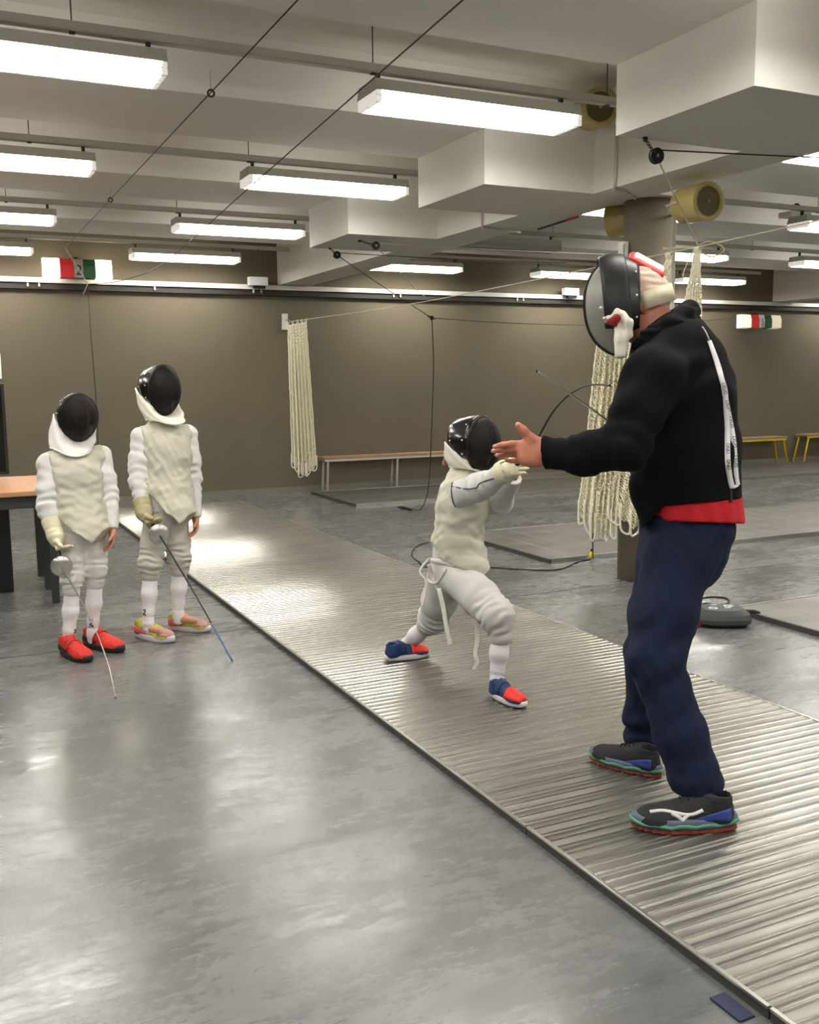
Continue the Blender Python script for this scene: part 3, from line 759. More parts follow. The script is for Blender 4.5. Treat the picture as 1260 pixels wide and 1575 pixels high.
def make_mask(parent, c, F, U, hw, hh, dome, back, meshmat, shellmat, bibmat, neck, bw, bf, drop_side=0.03, shell_range=(-22, 202), bib_range=(152, 388), lift=0.80):
    F = unit(F); U = unit(U - F * np.dot(U, F)); R = np.cross(F, U); c = np.array(c, float)
    def rim(t):
        s = math.sin(t); return R * (hw * math.cos(t) * (1 - 0.10 * max(0, -s) ** 1.5)) + U * hh * s
    m = empty_part = None
    n = 40; V = []; F_ = []
    for j in range(13):
        q = math.sin(j / 12 * math.pi / 2)
        dz = dome * (max(0, 1 - q ** 2.4)) ** 0.62
        for i in range(n): V.append(c + rim(2 * math.pi * i / n) * q + F * dz)
    F_ = [(j * n + i, j * n + (i + 1) % n, (j + 1) * n + (i + 1) % n, (j + 1) * n + i) for j in range(12) for i in range(n)]
    mk = mesh_obj('fencing_mask', V, F_, meshmat, parent, True)
    MB().tube([c + rim(2 * math.pi * i / n) * 1.0 for i in range(n + 1)], 0.0065, 8, cap=False).build('mask_rim', M_rim, mk, True)
    a0, a1 = [math.radians(x) for x in shell_range]; V = []; k = 36; rows = 8
    for j in range(rows + 1):
        s = j / rows
        for i in range(k + 1):
            t = a0 + (a1 - a0) * i / k
            V.append(c + rim(t) * (1.03 - 0.16 * s ** 2) - F * back * s * (0.82 + 0.18 * math.sin(max(0, t))) - U * 0.01 * s)
    sh = mesh_obj('mask_shell', V, [(j * (k + 1) + i, j * (k + 1) + i + 1, (j + 1) * (k + 1) + i + 1, (j + 1) * (k + 1) + i) for j in range(rows) for i in range(k)], shellmat, mk, True)
    so = sh.modifiers.new('s', 'SOLIDIFY'); so.thickness = 0.005; so.offset = 1
    rv = MB()
    for dg in (-14, 12, 45, 135, 168, 194):
        t = math.radians(dg)
        for s in (0.22, 0.86): rv.ball(c + rim(t) * (1.075 - 0.16 * s ** 2) - F * back * s * (0.82 + 0.18 * math.sin(max(0, t))) - U * 0.01 * s, 0.0042, 6)
    rv.build('rivet', M_rivet, mk, True)
    Fh = unit([F[0], F[1], 0]); Rh = unit([R[0], R[1], 0]); b0, b1 = [math.radians(x) for x in bib_range]; V = []; k = 40; rows = 12; nk = np.array(neck, float); edge = []
    for j in range(rows + 1):
        s = j / rows
        for i in range(k + 1):
            t = b0 + (b1 - b0) * i / k; cs, sn = math.cos(t), math.sin(t)
            sidew = abs(cs) ** 2
            t0 = 1.5 * math.pi + (t - 1.5 * math.pi) * lift
            p0 = c + rim(t0) * 1.015 - F * (back * 1.1 * max(0, (abs(t - 1.5 * math.pi) - 1.25)))
            p2 = nk + Rh * cs * bw + Fh * (-sn) * bf + np.array([0, 0, drop_side * sidew])
            p1 = (p0 + p2) / 2 + (Rh * cs + Fh * (-sn)) * 0.022
            p = p0 * (1 - s) ** 2 + p1 * 2 * s * (1 - s) + p2 * s * s
            p = p + (Rh * cs + Fh * (-sn)) * 0.003 * math.sin(6 * t + 9 * s)
            V.append(p)
            if j == rows: edge.append(p)
    bb = mesh_obj('bib', V, [(j * (k + 1) + i, (j + 1) * (k + 1) + i, (j + 1) * (k + 1) + i + 1, j * (k + 1) + i + 1) for j in range(rows) for i in range(k)], bibmat, mk, True)
    so = bb.modifiers.new('s', 'SOLIDIFY'); so.thickness = 0.007; so.offset = 0
    MB().tube(edge, 0.006, 8).build('bib_hem', bibmat, mk, True)
    return mk, rim, R, U

def head(f, c, F, U, s):
    """skull, jaw, face features; c centre of the skull"""
    R = np.cross(F, U); c = np.array(c); q = lambda a, b, d: c + R * a * s + F * b * s + U * d * s
    f.ell(q(0, -0.008, 0.02), (R, F, U), (0.074 * s, 0.094 * s, 0.092 * s), 0.02)
    f.ell(q(0, 0.022, -0.055), (R, F, U), (0.056 * s, 0.066 * s, 0.068 * s), 0.03)
    f.ell(q(0, 0.072, -0.105), (R, F, U), (0.022 * s, 0.018 * s, 0.016 * s), 0.02)
    f.cone(q(-0.03, 0.078, 0.018), q(0.03, 0.078, 0.018), 0.012 * s, 0.012 * s, 0.015)
    for e in (-1, 1):
        f.ell(q(e * 0.032, 0.099, 0.0), (R, F, U), (0.017 * s, 0.016 * s, 0.012 * s), 0.01, 'sub')
        f.ell(q(e * 0.032, 0.082, 0.0), (R, F, U), (0.013 * s, 0.012 * s, 0.011 * s), 0.002)
        f.ell(q(e * 0.078, -0.012, -0.012), (R, F, U), (0.009 * s, 0.02 * s, 0.033 * s), 0.006)
        f.cone(q(e * 0.036, 0.062, -0.03), q(e * 0.04, 0.055, -0.045), 0.022 * s, 0.02 * s, 0.02)
    f.cone(q(0, 0.09, 0.0), q(0, 0.108, -0.035), 0.009 * s, 0.014 * s, 0.01)
    f.cone(q(-0.02, 0.082, -0.068), q(0.02, 0.082, -0.068), 0.007 * s, 0.007 * s, 0.006)
    f.cone(q(-0.017, 0.082, -0.079), q(0.017, 0.082, -0.079), 0.008 * s, 0.008 * s, 0.006)

def bounds(pts, m=0.2):
    P = np.array([np.array(p, float) for p in pts]); return P.min(0) - m, P.max(0) + m
Z = np.array([0, 0, 1.0])
def side_plane(p, q, F):
    """plane through p and q that contains the viewing direction F; normal points down"""
    n = np.cross(np.array(q) - np.array(p), F); n = unit(n); return n if n[2] < 0 else -n

def leg_cloth(f, hip, knee, cuff, rh, rk, rc, k=0.05):
    f.chain([(hip, rh), ((np.array(hip) * 0.45 + np.array(knee) * 0.55), (rh * 0.5 + rk * 0.5)), (knee, rk), (cuff, rc)], k)

def fencer(name, label, cat, K, J, sz, cols, shoes, wrist_gloved, seed, lean=None):
    """K: px->world with the person's depth; J: joints; sz: radii"""
    Fv, Rt = J['F'], J['R']; UP = J.get('up', Z)
    root = empty(name, [J['hip'][0], J['hip'][1], 0], label, cat)
    allp = [J[k] for k in J if k in ('head', 'neck', 'chest', 'waist', 'hip', 'tip') or k[:2] in ('sh', 'el', 'wr', 'kn', 'an') and len(k) == 3]
    lo, hi = bounds(allp, 0.2)
    # ---- body: one continuous figure
    f = Field(lo, hi, 0.0045)
    hs = sz['head']; HF = J.get('HF', Fv); HU = J.get('HU', Z)
    head(f, J['head'], HF, HU, hs)
    f.cone(J['head'] - HU * 0.06 * hs, J['neck'], 0.045 * hs, 0.05 * hs, 0.03)
    t = sz['torso'] * 0.8
    f.chain([(J['neck'], 0.05 * hs), (J['chest'], t * 0.8), (J['waist'], t * 0.72), (J['hip'], t * 0.8)], 0.05, (Fv, 0.75))
    for s in 'RL':
        f.cone(J['chest'] * 0.4 + J['neck'] * 0.6, J['sh' + s], 0.04, 0.042, 0.04)
        f.chain([(J['sh' + s], 0.040), (J['el' + s], 0.030), (J['wr' + s], 0.021)], 0.02)
        f.chain([(J['hip' + s], 0.062), (J['cuff' + s], 0.029), (J['an' + s], 0.020)], 0.03)
        f.cone(J['an' + s], J['an' + s] - Z * 0.03, 0.021, 0.022, 0.01)
        f.cone(J['an' + s] - Z * 0.03, J['an' + s] - Z * 0.035 + J['foot' + s] * 0.1, 0.021, 0.018, 0.01)
        add_hand(f, J['wr' + s], J['hd' + s], J['pn' + s], J['ts' + s], sz['hand'], J['curl' + s], 1.0 if s != wrist_gloved else 0.8)
    f.cut([0, 0, J.get('ground', 0.0) + 0.012], -Z)
    f.mesh('body', M_skin, root)
    # ---- jacket
    f = Field(lo, hi, 0.0046)
    T = sz['torso']; fl = (Fv, sz.get('flat', 0.74))
    def torso(f, o, low):
        f.chain([(J['chest'] + (J['neck'] - J['chest']) * 0.42, T * 0.86 + o), (J['chest'], T + o), (J['waist'], T * 0.95 + o), (low, T * 0.97 + o)], 0.05, fl)
        for s in 'RL': f.cone(J['neck'] * 0.72 + J['chest'] * 0.28, J['sh' + s] + Z * 0.006, 0.052 + o, 0.05 + o, 0.04)
        f.cone(J['neck'] + Z * 0.01, J['neck'] - Z * 0.05, 0.058 + o, 0.075 + o, 0.04)
    torso(f, 0.0, J['waist'] * 0.3 + J['hip'] * 0.7)
    ra = sz['arm']
    for s in 'RL':
        f.chain([(J['sh' + s], ra[0]), (J['sh' + s] * 0.4 + J['el' + s] * 0.6, ra[0] * 0.98), (J['el' + s], ra[1]), (J['wr' + s], ra[2])], 0.03)
        f.wrinkle(0.007, 0.045, seed + 3, J['wr' + s] - J['sh' + s], J['el' + s], 0.11)
        f.wrinkle(0.004, 0.06, seed + 7, J['el' + s] - J['sh' + s] + Rt * 0.1, J['sh' + s] * 0.5 + J['el' + s] * 0.5, 0.14)
        wd = unit(J['wr' + s] - J['el' + s])
        f.cut(J['wr' + s] - wd * 0.004, wd, J['wr' + s] - 0.075, J['wr' + s] + 0.075)
    f.wrinkle(0.003, 0.09, seed)
    jk = f.mesh('jacket', M_jacket, root)
    # ---- electric vest
    f = Field(lo, hi, 0.0046)
    torso(f, 0.0115, J['tip'] * 0.5 + J['hip'] * 0.5)
    for s in 'RL':
        lt = J['sh' + s] - (J['chest'] * 0.3 + J['neck'] * 0.7); lt = unit([lt[0], lt[1], 0]); c0 = J['sh' + s] + lt * sz.get('arm_edge', 0.010)
        f.cut(c0, unit(lt + Z * 0.10), c0 - np.array([0.13, 0.13, 0.13]), c0 + np.array([0.13, 0.13, 0.17]), 0.006)
    for a in J['vcut']: f.cut(J['tip'], side_plane(J['tip'], a, J.get('VF', Fv)), k=0.004) if not J.get('vmax') else None
    if J.get('vmax'):
        # pointed hem: keep what lies above either line
        g = [side_plane(J['tip'], a, J.get('VF', Fv)) for a in J['vcut']]
        sl, X, Y, Zz = f.blk(f.lo, f.lo + f.n * f.h)
        dd = [((X - J['tip'][0]) * n[0] + (Y - J['tip'][1]) * n[1] + (Zz - J['tip'][2]) * n[2]) for n in g]
        f.a[sl] = np.maximum(f.a[sl], np.maximum(*dd).astype(np.float32))
    f.wrinkle(0.0045, 0.10, seed + 11); f.wrinkle(0.0025, 0.045, seed + 13); f.wrinkle(0.003, 0.05, seed + 12, Z + Rt * 0.4, J['waist'], 0.2)
    vs = f.mesh('electric_vest', cols['vest'], root)
    # ---- breeches
    f = Field(lo, hi, 0.0046); B = sz['leg']
    f.cone(J['waist'] * 0.55 + J['hip'] * 0.45, J['hip'], T * 0.9, T * 0.93, 0.04, fl)
    for s in 'RL':
        cf = J['cuff' + s]
        leg_cloth(f, J['hip' + s], J['kn' + s], cf, B[0], B[1], B[2], 0.03)
        f.wrinkle(0.009, 0.036, seed + 20, cf - J['hip' + s], J['kn' + s], 0.12)
        f.wrinkle(0.004, 0.07, seed + 23, None, J['hip' + s] * 0.6 + J['kn' + s] * 0.4, 0.16)
        wd = unit(cf - J['kn' + s]); f.cut(cf, wd, cf - 0.09, cf + 0.09)
        f.cone(cf - wd * 0.012, cf - wd * 0.004, B[2] + 0.004, B[2] + 0.004, 0.004)
    br = f.mesh('breeches', cols['breech'], root)
    for s in 'RL':
        f = Field(*bounds([J['cuff' + s], J['an' + s]], 0.12), 0.004); an = J['an' + s]; cf = J['cuff' + s]
        d = unit(an - cf); up = cf - d * 0.02
        f.chain([(up, B[3]), (cf * 0.6 + an * 0.4, B[3] * 1.02), (cf * 0.25 + an * 0.75, B[3] * 0.75), (an, B[4]), (an - Z * 0.035, B[4] * 1.02)], 0.02)
        f.wrinkle(0.0018, 0.03, seed + 30, d, an, 0.08)
        f.cut([0, 0, J.get('ground', 0.0) + 0.010], -Z)
        sk = f.mesh('sock', M_sock, root)
        J['sock' + s] = sk
    made = {}
    for s in 'RL':
        h, t_ = J['shoe' + s]
        made[s] = make_shoe(root, h, t_, J.get('ground', 0.0), shoes)
    return root, jk, vs, br, made

def bend_blade(name, label, pts, tip_mat=None, grip=None, r0=0.0042, r1=0.002, guard_r=0.055, blade_mat=None, guard_n=None):
    """foil: blade along pts from the guard on; grip goes the other way"""
    P = smooth_path(pts, 10); n = len(P); base = np.array(pts[0]); d = unit(P[1] - P[0]) if guard_n is None else unit(guard_n)
    root = empty(name, base, label, 'foil', 'foils')
    MB().tube(P, [r0 + (r1 - r0) * i / (n - 1) for i in range(n)], 6).build('blade', blade_mat or M_chrome, root, True)
    if tip_mat is not None: MB().tube(P[-max(3, n // 3):], [r1 * 1.5] * max(3, n // 3), 6).build('blade_tape', tip_mat, root, True)
    MB().ball(P[-1], 0.0045, 6).build('button', M_dark, root, True)
    MB().lathe(base, d, [(0.008, 0.006), (0.006, guard_r * 0.5), (-0.001, guard_r * 0.85), (-0.010, guard_r), (-0.013, guard_r), (-0.004, guard_r * 0.83), (0.002, guard_r * 0.45), (0.003, 0.006)], 28).build('guard', M_guardm, root, True)
    if grip is not None:
        g = np.array(grip); MB().tube([base, base * 0.6 + g * 0.4, g], [0.010, 0.012, 0.009], 8).ball(g, 0.013, 6).build('grip', M_dark, root, True)
    return root
M_guardm = mat('brushed_guard', (196, 194, 188), 0.3, metal=0.85)

def straps_on(root, name, pieces, m):
    mb = MB()
    for pts, nrm, w in pieces: ribbon(mb, smooth_path(pts, 6), nrm, w)
    return mb.build(name, m, root, True)

# ---------------------------------------------------------------- shorter waiting child
def v3(*a): return np.array(a, float)
D1 = 5.2
def K(u, v, dd=0.0): return at(u, v, D1 + dd)
Fd = cam_dir(0.52, -0.85); Rd = unit(np.cross(Fd, Z))
J = dict(F=Fd, R=Rd, head=K(112, 642, 0.02), HF=unit(cam_dir(0.55, -0.83) - Z * 0.12), HU=Z + 0,
         neck=K(112, 700, 0.03), chest=K(118, 738, 0.0), waist=K(121, 785, -0.01), hip=K(124, 822, 0),
         shR=K(74, 714, -0.06), elR=K(72, 782, -0.10), wrR=K(86, 826, -0.14),
         shL=K(155, 703, 0.09), elL=K(168, 762, 0.08), wrL=K(173, 816, 0.02),
         hipR=K(107, 826, -0.03), knR=K(111, 888, -0.06), anR=K(105, 988, -0.02), cuffR=K(111, 908, -0.05),
         hipL=K(142, 824, 0.05), knL=K(147, 876, 0.03), anL=K(142, 974, 0.08), cuffL=K(146, 897, 0.04),
         tip=K(143, 835, -0.12), vcut=[K(88, 797, -0.12), K(166, 803, -0.12)], vmax=True, VF=unit(CF), armcutR=None, armcutL=None)
J.update(hdR=unit(K(96, 868, -0.16) - J['wrR']), pnR=unit(Rd * -0.8 + Fd * 0.4), tsR=1, curlR=(1.45, 1.5, 1.55, 1.55),
         hdL=unit(K(172, 852, 0.0) - J['wrL']), pnL=unit(-(-Rd)), tsL=-1, curlL=(0.3, 0.4, 0.5, 0.55),
         footR=cam_dir(0.8, -0.6), footL=cam_dir(1, -0.25), shoeR=(onz(96, 1004, 0), onz(138, 1020, 0)), shoeL=(onz(131, 992, 0), onz(189, 1004, 0)))
M_red = mat('red_knit_shoe', (214, 46, 34), 0.65, var=0.08, scale=60, bump=0.1, bscale=300)
M_redstrap = mat('deep_red_strap', (188, 34, 28), 0.6)
st1 = dict(upper=M_red, sole=mat('black_shoe_sole', (26, 24, 25), 0.6), strap=M_redstrap, heel=mat('dark_heel', (36, 28, 30), 0.6))
sz1 = dict(torso=0.122, head=0.95, hand=0.125, arm=(0.054, 0.047, 0.034), leg=(0.066, 0.056, 0.046, 0.040, 0.027), flat=0.78)
r1, jk1, vs1, br1, sh1 = fencer('person', 'shorter child in a black fencing mask, white kit and red shoes, standing', 'person', K, J, sz1,
       dict(vest=M_lame, breech=M_breech), st1, 'R', 101)
make_mask(r1, K(121, 643, -0.05), J['HF'], Z - J['HF'] * 0.12, 0.098, 0.124, 0.085, 0.12, M_mesh, M_shell, M_bib, K(110, 700, 0.01), 0.105, 0.118, 0.045)
def gauntlet(root, J, s, seed, m, fd_len, tail=0.13, r=(0.036, 0.046)):
    wr, el = J['wr' + s], J['el' + s]; d = unit(wr - el)
    f = Field(*bounds([wr - d * 0.16, wr + J['hd' + s] * 0.14], 0.09), 0.0032)
    f.chain([(wr - d * tail, r[1] + 0.006), (wr, r[0] + 0.006), (wr + J['hd' + s] * 0.03, 0.028)], 0.02)
    add_hand(f, wr, J['hd' + s], J['pn' + s], J['ts' + s], fd_len, J['curl' + s], 1.12)
    f.cut(wr - d * tail, -d, wr - d * tail - 0.08, wr - d * tail + 0.08)
    f.cone(wr - d * (tail + 0.02), wr - d * (tail - 0.03), r[1] - 0.002, r[1] - 0.002, 0, op='sub')
    f.wrinkle(0.002, 0.03, seed, d, wr, 0.08)
    return f.mesh('glove', m, root)
gauntlet(r1, J, 'R', 5, M_glove, 0.14, 0.10, (0.034, 0.043))
g1 = K(95, 872, -0.20); t1 = onz(178, 1073, 0.004)
bend_blade('foil', 'foil with a bare steel blade held tip down by the shorter child', [g1, g1 * 0.6 + t1 * 0.4 + cam_dir(1, 0) * 0.035, g1 * 0.25 + t1 * 0.75 + cam_dir(1, 0) * 0.03, t1], None, K(89, 842, -0.16), guard_n=K(99, 885, -0.30) - g1)
def sock_logo(sk, u, v, s=1.0):
    b = surf(sk); m = MB()
    for (a0, c0, a1, c1) in ((-3, -6, 2, -8), (2, -8, 3, -2), (3, -2, -3, 4), (-3, 4, 4, 6), (-5, 8, 6, 8), (0, 4, 4, 7)):
        p, q = on(b, u + a0 * s, v + c0 * s, 0.0015), on(b, u + a1 * s, v + c1 * s, 0.0015)
        if p is not None and q is not None: m.tube([p, q], 0.0028, 5)
    if m.v: m.build('sock_emblem', M_logo, sk)
sock_logo(J['sockL'], 140, 958, 0.7); sock_logo(J['sockR'], 115, 972, 0.45)

# ---------------------------------------------------------------- taller waiting child
D2 = 5.48
def K(u, v, dd=0.0): return at(u, v, D2 + dd)
Fd = cam_dir(0.5, -0.87); Rd = unit(np.cross(Fd, Z))
J = dict(F=Fd, R=Rd, head=K(245, 598, 0.03), HF=unit(cam_dir(0.72, -0.69) - Z * 0.05), HU=Z + 0,
         neck=K(250, 660, 0.03), chest=K(254, 700, 0.0), waist=K(257, 752, -0.01), hip=K(256, 795, 0),
         shR=K(217, 674, -0.05), elR=K(212, 740, -0.10), wrR=K(222, 790, -0.15),
         shL=K(288, 670, 0.09), elL=K(297, 735, 0.10), wrL=K(301, 797, 0.07),
         hipR=K(240, 806, -0.03), knR=K(231, 866, -0.07), anR=K(228, 958, -0.04), cuffR=K(231, 884, -0.06),
         hipL=K(270, 804, 0.06), knL=K(276, 858, 0.05), anL=K(274, 944, 0.10), cuffL=K(276, 877, 0.06),
         tip=K(277, 806, -0.12), vcut=[K(216, 748, -0.12), K(306, 778, -0.12)], vmax=True, VF=unit(CF), armcutR=None, armcutL=None)
J.update(hdR=unit(K(237, 828, -0.20) - J['wrR']), pnR=unit(Rd * -0.8 + Fd * 0.4), tsR=1, curlR=(1.45, 1.5, 1.55, 1.55),
         hdL=unit(K(303, 830, 0.04) - J['wrL']), pnL=unit(Rd), tsL=-1, curlL=(0.4, 0.5, 0.6, 0.65),
         footR=cam_dir(0.8, -0.6), footL=cam_dir(1, -0.25), shoeR=(onz(209, 978, 0), onz(266, 989, 0)), shoeL=(onz(259, 967, 0), onz(323, 972, 0)))
M_multi = mat('lime_pink_knit', (196, 196, 84), 0.7, var=0.45, scale=24, bump=0.1, bscale=300)
st2 = dict(upper=M_multi, sole=mat('lilac_white_sole', (214, 206, 216), 0.5), strap=mat('coral_strap', (240, 146, 96), 0.6), strap_w=0.032, strap_t=0.0012, heel=mat('pink_heel', (236, 92, 120), 0.6), toe=mat('pink_grey_toe', (188, 140, 134), 0.7, var=0.25, scale=60), toe_at=0.74)
sz2 = dict(torso=0.125, head=0.98, hand=0.13, arm=(0.056, 0.046, 0.036), leg=(0.07, 0.062, 0.050, 0.042, 0.029), flat=0.78)
r2, jk2, vs2, br2, sh2 = fencer('person', 'taller standing child in a black mask, beige vest and lime and pink shoes', 'person', K, J, sz2,
       dict(vest=M_lame, breech=M_breech2), st2, 'R', 201)
make_mask(r2, K(253, 601, -0.04), J['HF'], Z - J['HF'] * 0.05, 0.100, 0.138, 0.075, 0.15, M_mesh, M_shell, M_bib2, K(254, 652, 0.0), 0.10, 0.115, 0.03)
gauntlet(r2, J, 'R', 6, M_glove2, 0.145, 0.085, (0.036, 0.044))
g2 = K(245, 822, -0.24); t2 = onz(357, 1016, 0.004)
bend_blade('foil', 'foil with a blue taped tip held by the taller child', [g2, g2 * 0.5 + t2 * 0.5 + Z * 0.012, t2], mat('blue_tape', (60, 120, 170), 0.5), K(232, 803, -0.16), r0=0.0055, r1=0.003, blade_mat=M_dark, guard_n=K(252, 832, -0.36) - g2)
sock_logo(J['sockR'], 222, 942, 0.6)

# ---------------------------------------------------------------- lunging child
DP = 0.0345
D3 = 4.5
def K(u, v, dd=0.0): return at(u, v, D3 + dd)
Fd = cam_dir(0.80, -0.60); Rd = unit(np.cross(Fd, Z))
hF, tF = onz(755, 1069, DP), onz(808, 1090, DP)
hB, tB = onz(592, 1017, DP), onz(660, 1008, DP)
J = dict(F=Fd, R=Rd, head=K(726, 678, 0.0), HF=unit(cam_dir(0.72, -0.70) - Z * 0.05), HU=Z + 0,
         neck=K(716, 735, 0.02), chest=K(712, 776, 0.02), waist=K(704, 832, 0.05), hip=K(695, 868, 0.07),
         shR=K(712, 758, -0.10), elR=K(750, 744, -0.24), wrR=K(778, 725, -0.38),
         shL=K(742, 752, 0.12), elL=K(770, 774, 0.02), wrL=K(790, 732, -0.16),
         hipR=K(708, 888, 0.02), knR=K(764, 946, -0.16), anR=K(764, 1046, -0.13), cuffR=K(770, 978, -0.15),
         hipL=K(688, 886, 0.10), knL=K(668, 950, 0.32), anL=K(616, 1000, 0.50), cuffL=K(657, 962, 0.36),
         tip=K(741, 886, 0.0), vcut=[K(652, 852, 0.0), K(760, 870, 0.0)], vmax=True, VF=unit(CF), armcutR=None, armcutL=None, ground=DP)
J.update(hdR=unit(K(806, 712, -0.50) - J['wrR']), pnR=unit(Fd * 0.3 + cam_dir(0.7, 0.7)), tsR=1, curlR=(1.4, 1.45, 1.5, 1.5),
         hdL=unit(CF * 0.5 + CR * 0.1 + Z * 0.6), pnL=unit(Rd), tsL=-1, curlL=(0.5, 0.6, 0.6, 0.7),
         footR=unit(tF - hF), footL=unit(tB - hB), shoeR=(hF, tF), shoeL=(hB, tB))
M_blue = mat('navy_blue_shoe', (30, 58, 108), 0.6, var=0.06, scale=60)
M_orange = mat('bright_red_orange_toe', (240, 52, 40), 0.55, var=0.05, scale=40)
st3 = dict(upper=M_blue, sole=mat('white_red_sole', (228, 222, 224), 0.5), strap=mat('dark_blue_strap', (28, 50, 92), 0.55), strap_at=(0.36,), toe=M_orange)
sz3 = dict(torso=0.108, head=0.95, hand=0.125, arm=(0.060, 0.050, 0.042), leg=(0.092, 0.076, 0.052, 0.040, 0.028), flat=0.92)
r3, jk3, vs3, br3, sh3 = fencer('person', 'child in a black mask and cream vest lunging on the ribbed strip', 'person', K, J, sz3,
       dict(vest=M_lame2, breech=M_breech), st3, 'R', 301)
make_mask(r3, K(741, 685, -0.06), J['HF'], Z - J['HF'] * 0.05, 0.100, 0.128, 0.085, 0.15, M_mesh, M_shell, M_bib2, K(720, 722, 0.01), 0.088, 0.10, 0.02)
gauntlet(r3, J, 'R', 7, M_glove, 0.14, 0.03, (0.040, 0.046))
g3 = at(818, 692, 3.92)
bend_blade('foil', 'dark foil of the lunging child, bent in an arc against the coach',
           [g3, at(832, 666, 3.86), at(853, 630, 3.74), at(880, 604, 3.58), at(908, 592, 3.42), at(938, 593, 3.26)], None, at(796, 712, 4.02), r0=0.005, r1=0.003, blade_mat=M_dark)
# piping on the sleeve and round the armhole, ties at the back
b3 = surf(jk3); m = MB()
for pts in ([(695, 748), (705, 750), (718, 752), (733, 750), (738, 744), (750, 739), (762, 735)], [(701, 735), (696, 745), (695, 757), (697, 770), (701, 779)]):
    q = [p for p in (on(b3, u, v, 0.002) for u, v in pts) if p is not None]
    if len(q) > 2: m.tube(smooth_path(q, 5), 0.0025, 6)
m.build('sleeve_piping', M_seam, jk3, True)
bb3 = surf(br3); nrm = -CF
def tie(pts, w, off=0.006, d=4.5):
    q = []
    for u, v in pts:
        p = on(bb3, u, v, off); q.append(p if p is not None else at(u, v, d))
    return (q, nrm, w)
def tie_free(pts, w, d): return ([at(u, v, d) for u, v in pts], nrm, w)
straps_on(r3, 'waist_tie', [tie([(660, 868), (666, 885), (675, 905)], 0.009), tie_free([(675, 905), (682, 935), (686, 960), (689, 975), (693, 991)], 0.010, 4.42)], M_tape)
straps_on(r3, 'waist_tie', [tie_free([(733, 955), (734, 985), (731, 1005), (734, 1018), (729, 1030)], 0.009, 4.48)], M_tape)
straps_on(r3, 'waist_tie', [tie_free([(662, 858), (652, 868), (646, 880), (655, 893), (654, 915), (650, 932)], 0.005, 4.50)], M_tape)
straps_on(r3, 'waist_tie', [tie([(663, 870), (660, 890), (672, 896), (684, 882), (686, 874)], 0.006)], M_tape)
straps_on(r3, 'waist_tie', [tie([(662, 862), (680, 864), (700, 870)], 0.011)], M_tape)
# a little hair below the mask at the nape
MB().tube(smooth_path([at(693, 700, 4.58), at(686, 707, 4.60), at(682, 716, 4.60)], 4), [0.014] * 5 + [0.010] * 3 + [0.004], 8).build('hair', mat('light_brown_hair', (150, 118, 84), 0.7, bump=0.2), r3, True)

# ---------------------------------------------------------------- coach
M_fleece = mat('black_fleece', (11, 12, 15), 0.95, var=0.1, scale=40, bump=0.25, bscale=400, spec=0.2)
M_fleece2 = mat('brown_black_panel', (24, 21, 17), 0.8, var=0.1, bump=0.15, bscale=300)
M_tee = mat('red_tshirt_cotton', (196, 22, 34), 0.8, var=0.05, bump=0.1, bscale=300)
M_trouser = mat('navy_trouser_cloth', (19, 30, 56), 0.8, var=0.06, scale=14, bump=0.12, bscale=300, spec=0.25)
Fc = cam_dir(-0.99, 0.10); Rc = unit(np.cross(Fc, Z))       # facing and his right-hand side (away from the lens)
C = lambda u, v, d: np.array(at(u, v, d))
root = empty('person', [2.2, 2.5, 0], 'coach in a black fleece, navy trousers and open mask holding out a hand', 'person')
HFc = unit(cam_dir(-0.97, 0.12) - Z * 0.10); HUc = unit(Z + cam_dir(1, 0) * 0.06)
hd = C(978, 462, 3.27); neck = C(1008, 512, 3.28); ch = C(1045, 590, 3.29); wa = C(1050, 700, 3.30); hp = C(1055, 830, 3.30)
shN, elN, wrN = C(1004, 580, 3.09), C(962, 688, 3.02), C(842, 697, 3.10)
shF, elF, wrF = C(1040, 570, 3.48), C(1040, 700, 3.56), C(1000, 690, 3.50)
hipN, knN, anN = C(1046, 850, 3.20), C(1008, 1012, 3.13), C(1082, 1228, 3.09)
hipF, knF, anF = C(1030, 850, 3.42), C(1002, 1010, 3.50), C(986, 1148, 3.58)
shoeN = (onz(1131, 1272, DP), onz(974, 1272, DP)); shoeF = (onz(1016, 1195, DP), onz(910, 1166, DP))
lo = np.min([hd, neck, wrN, anN, anF, shF, elF, wrF, elN], 0) - 0.26; hi = np.max([hd, neck, wrN, anN, anF, shF, elF, wrF, elN, hp], 0) + 0.26
lo[2] = max(lo[2], 0.02)
f = Field(lo, hi, 0.005)
head(f, hd, HFc, HUc, 1.04)
f.cone(hd - HUc * 0.05 + HFc * -0.03, neck, 0.058, 0.066, 0.03)
f.chain([(neck, 0.06), (ch, 0.12), (wa, 0.125), (hp, 0.125)], 0.06, (Rc, 1.2))
for a, b, c_ in ((shN, elN, wrN), (shF, elF, wrF)):
    f.cone(ch * 0.5 + neck * 0.5, a, 0.05, 0.05, 0.05); f.chain([(a, 0.052), (b, 0.042), (c_, 0.029)], 0.02)
for a, b, c_, s_ in ((hipN, knN, anN, shoeN), (hipF, knF, anF, shoeF)):
    f.chain([(a, 0.085), (b, 0.058), (c_, 0.037)], 0.04); dv = unit(s_[1] - s_[0])
    f.chain([(c_, 0.036), (c_ - Z * 0.05, 0.034), (c_ - Z * 0.06 + dv * 0.08, 0.026)], 0.01)
# far hand closed on the foil grip
add_hand(f, wrF, unit(C(975, 672, 3.46) - wrF), unit(-Rc), 1, 0.185, (1.2, 1.25, 1.3, 1.3))
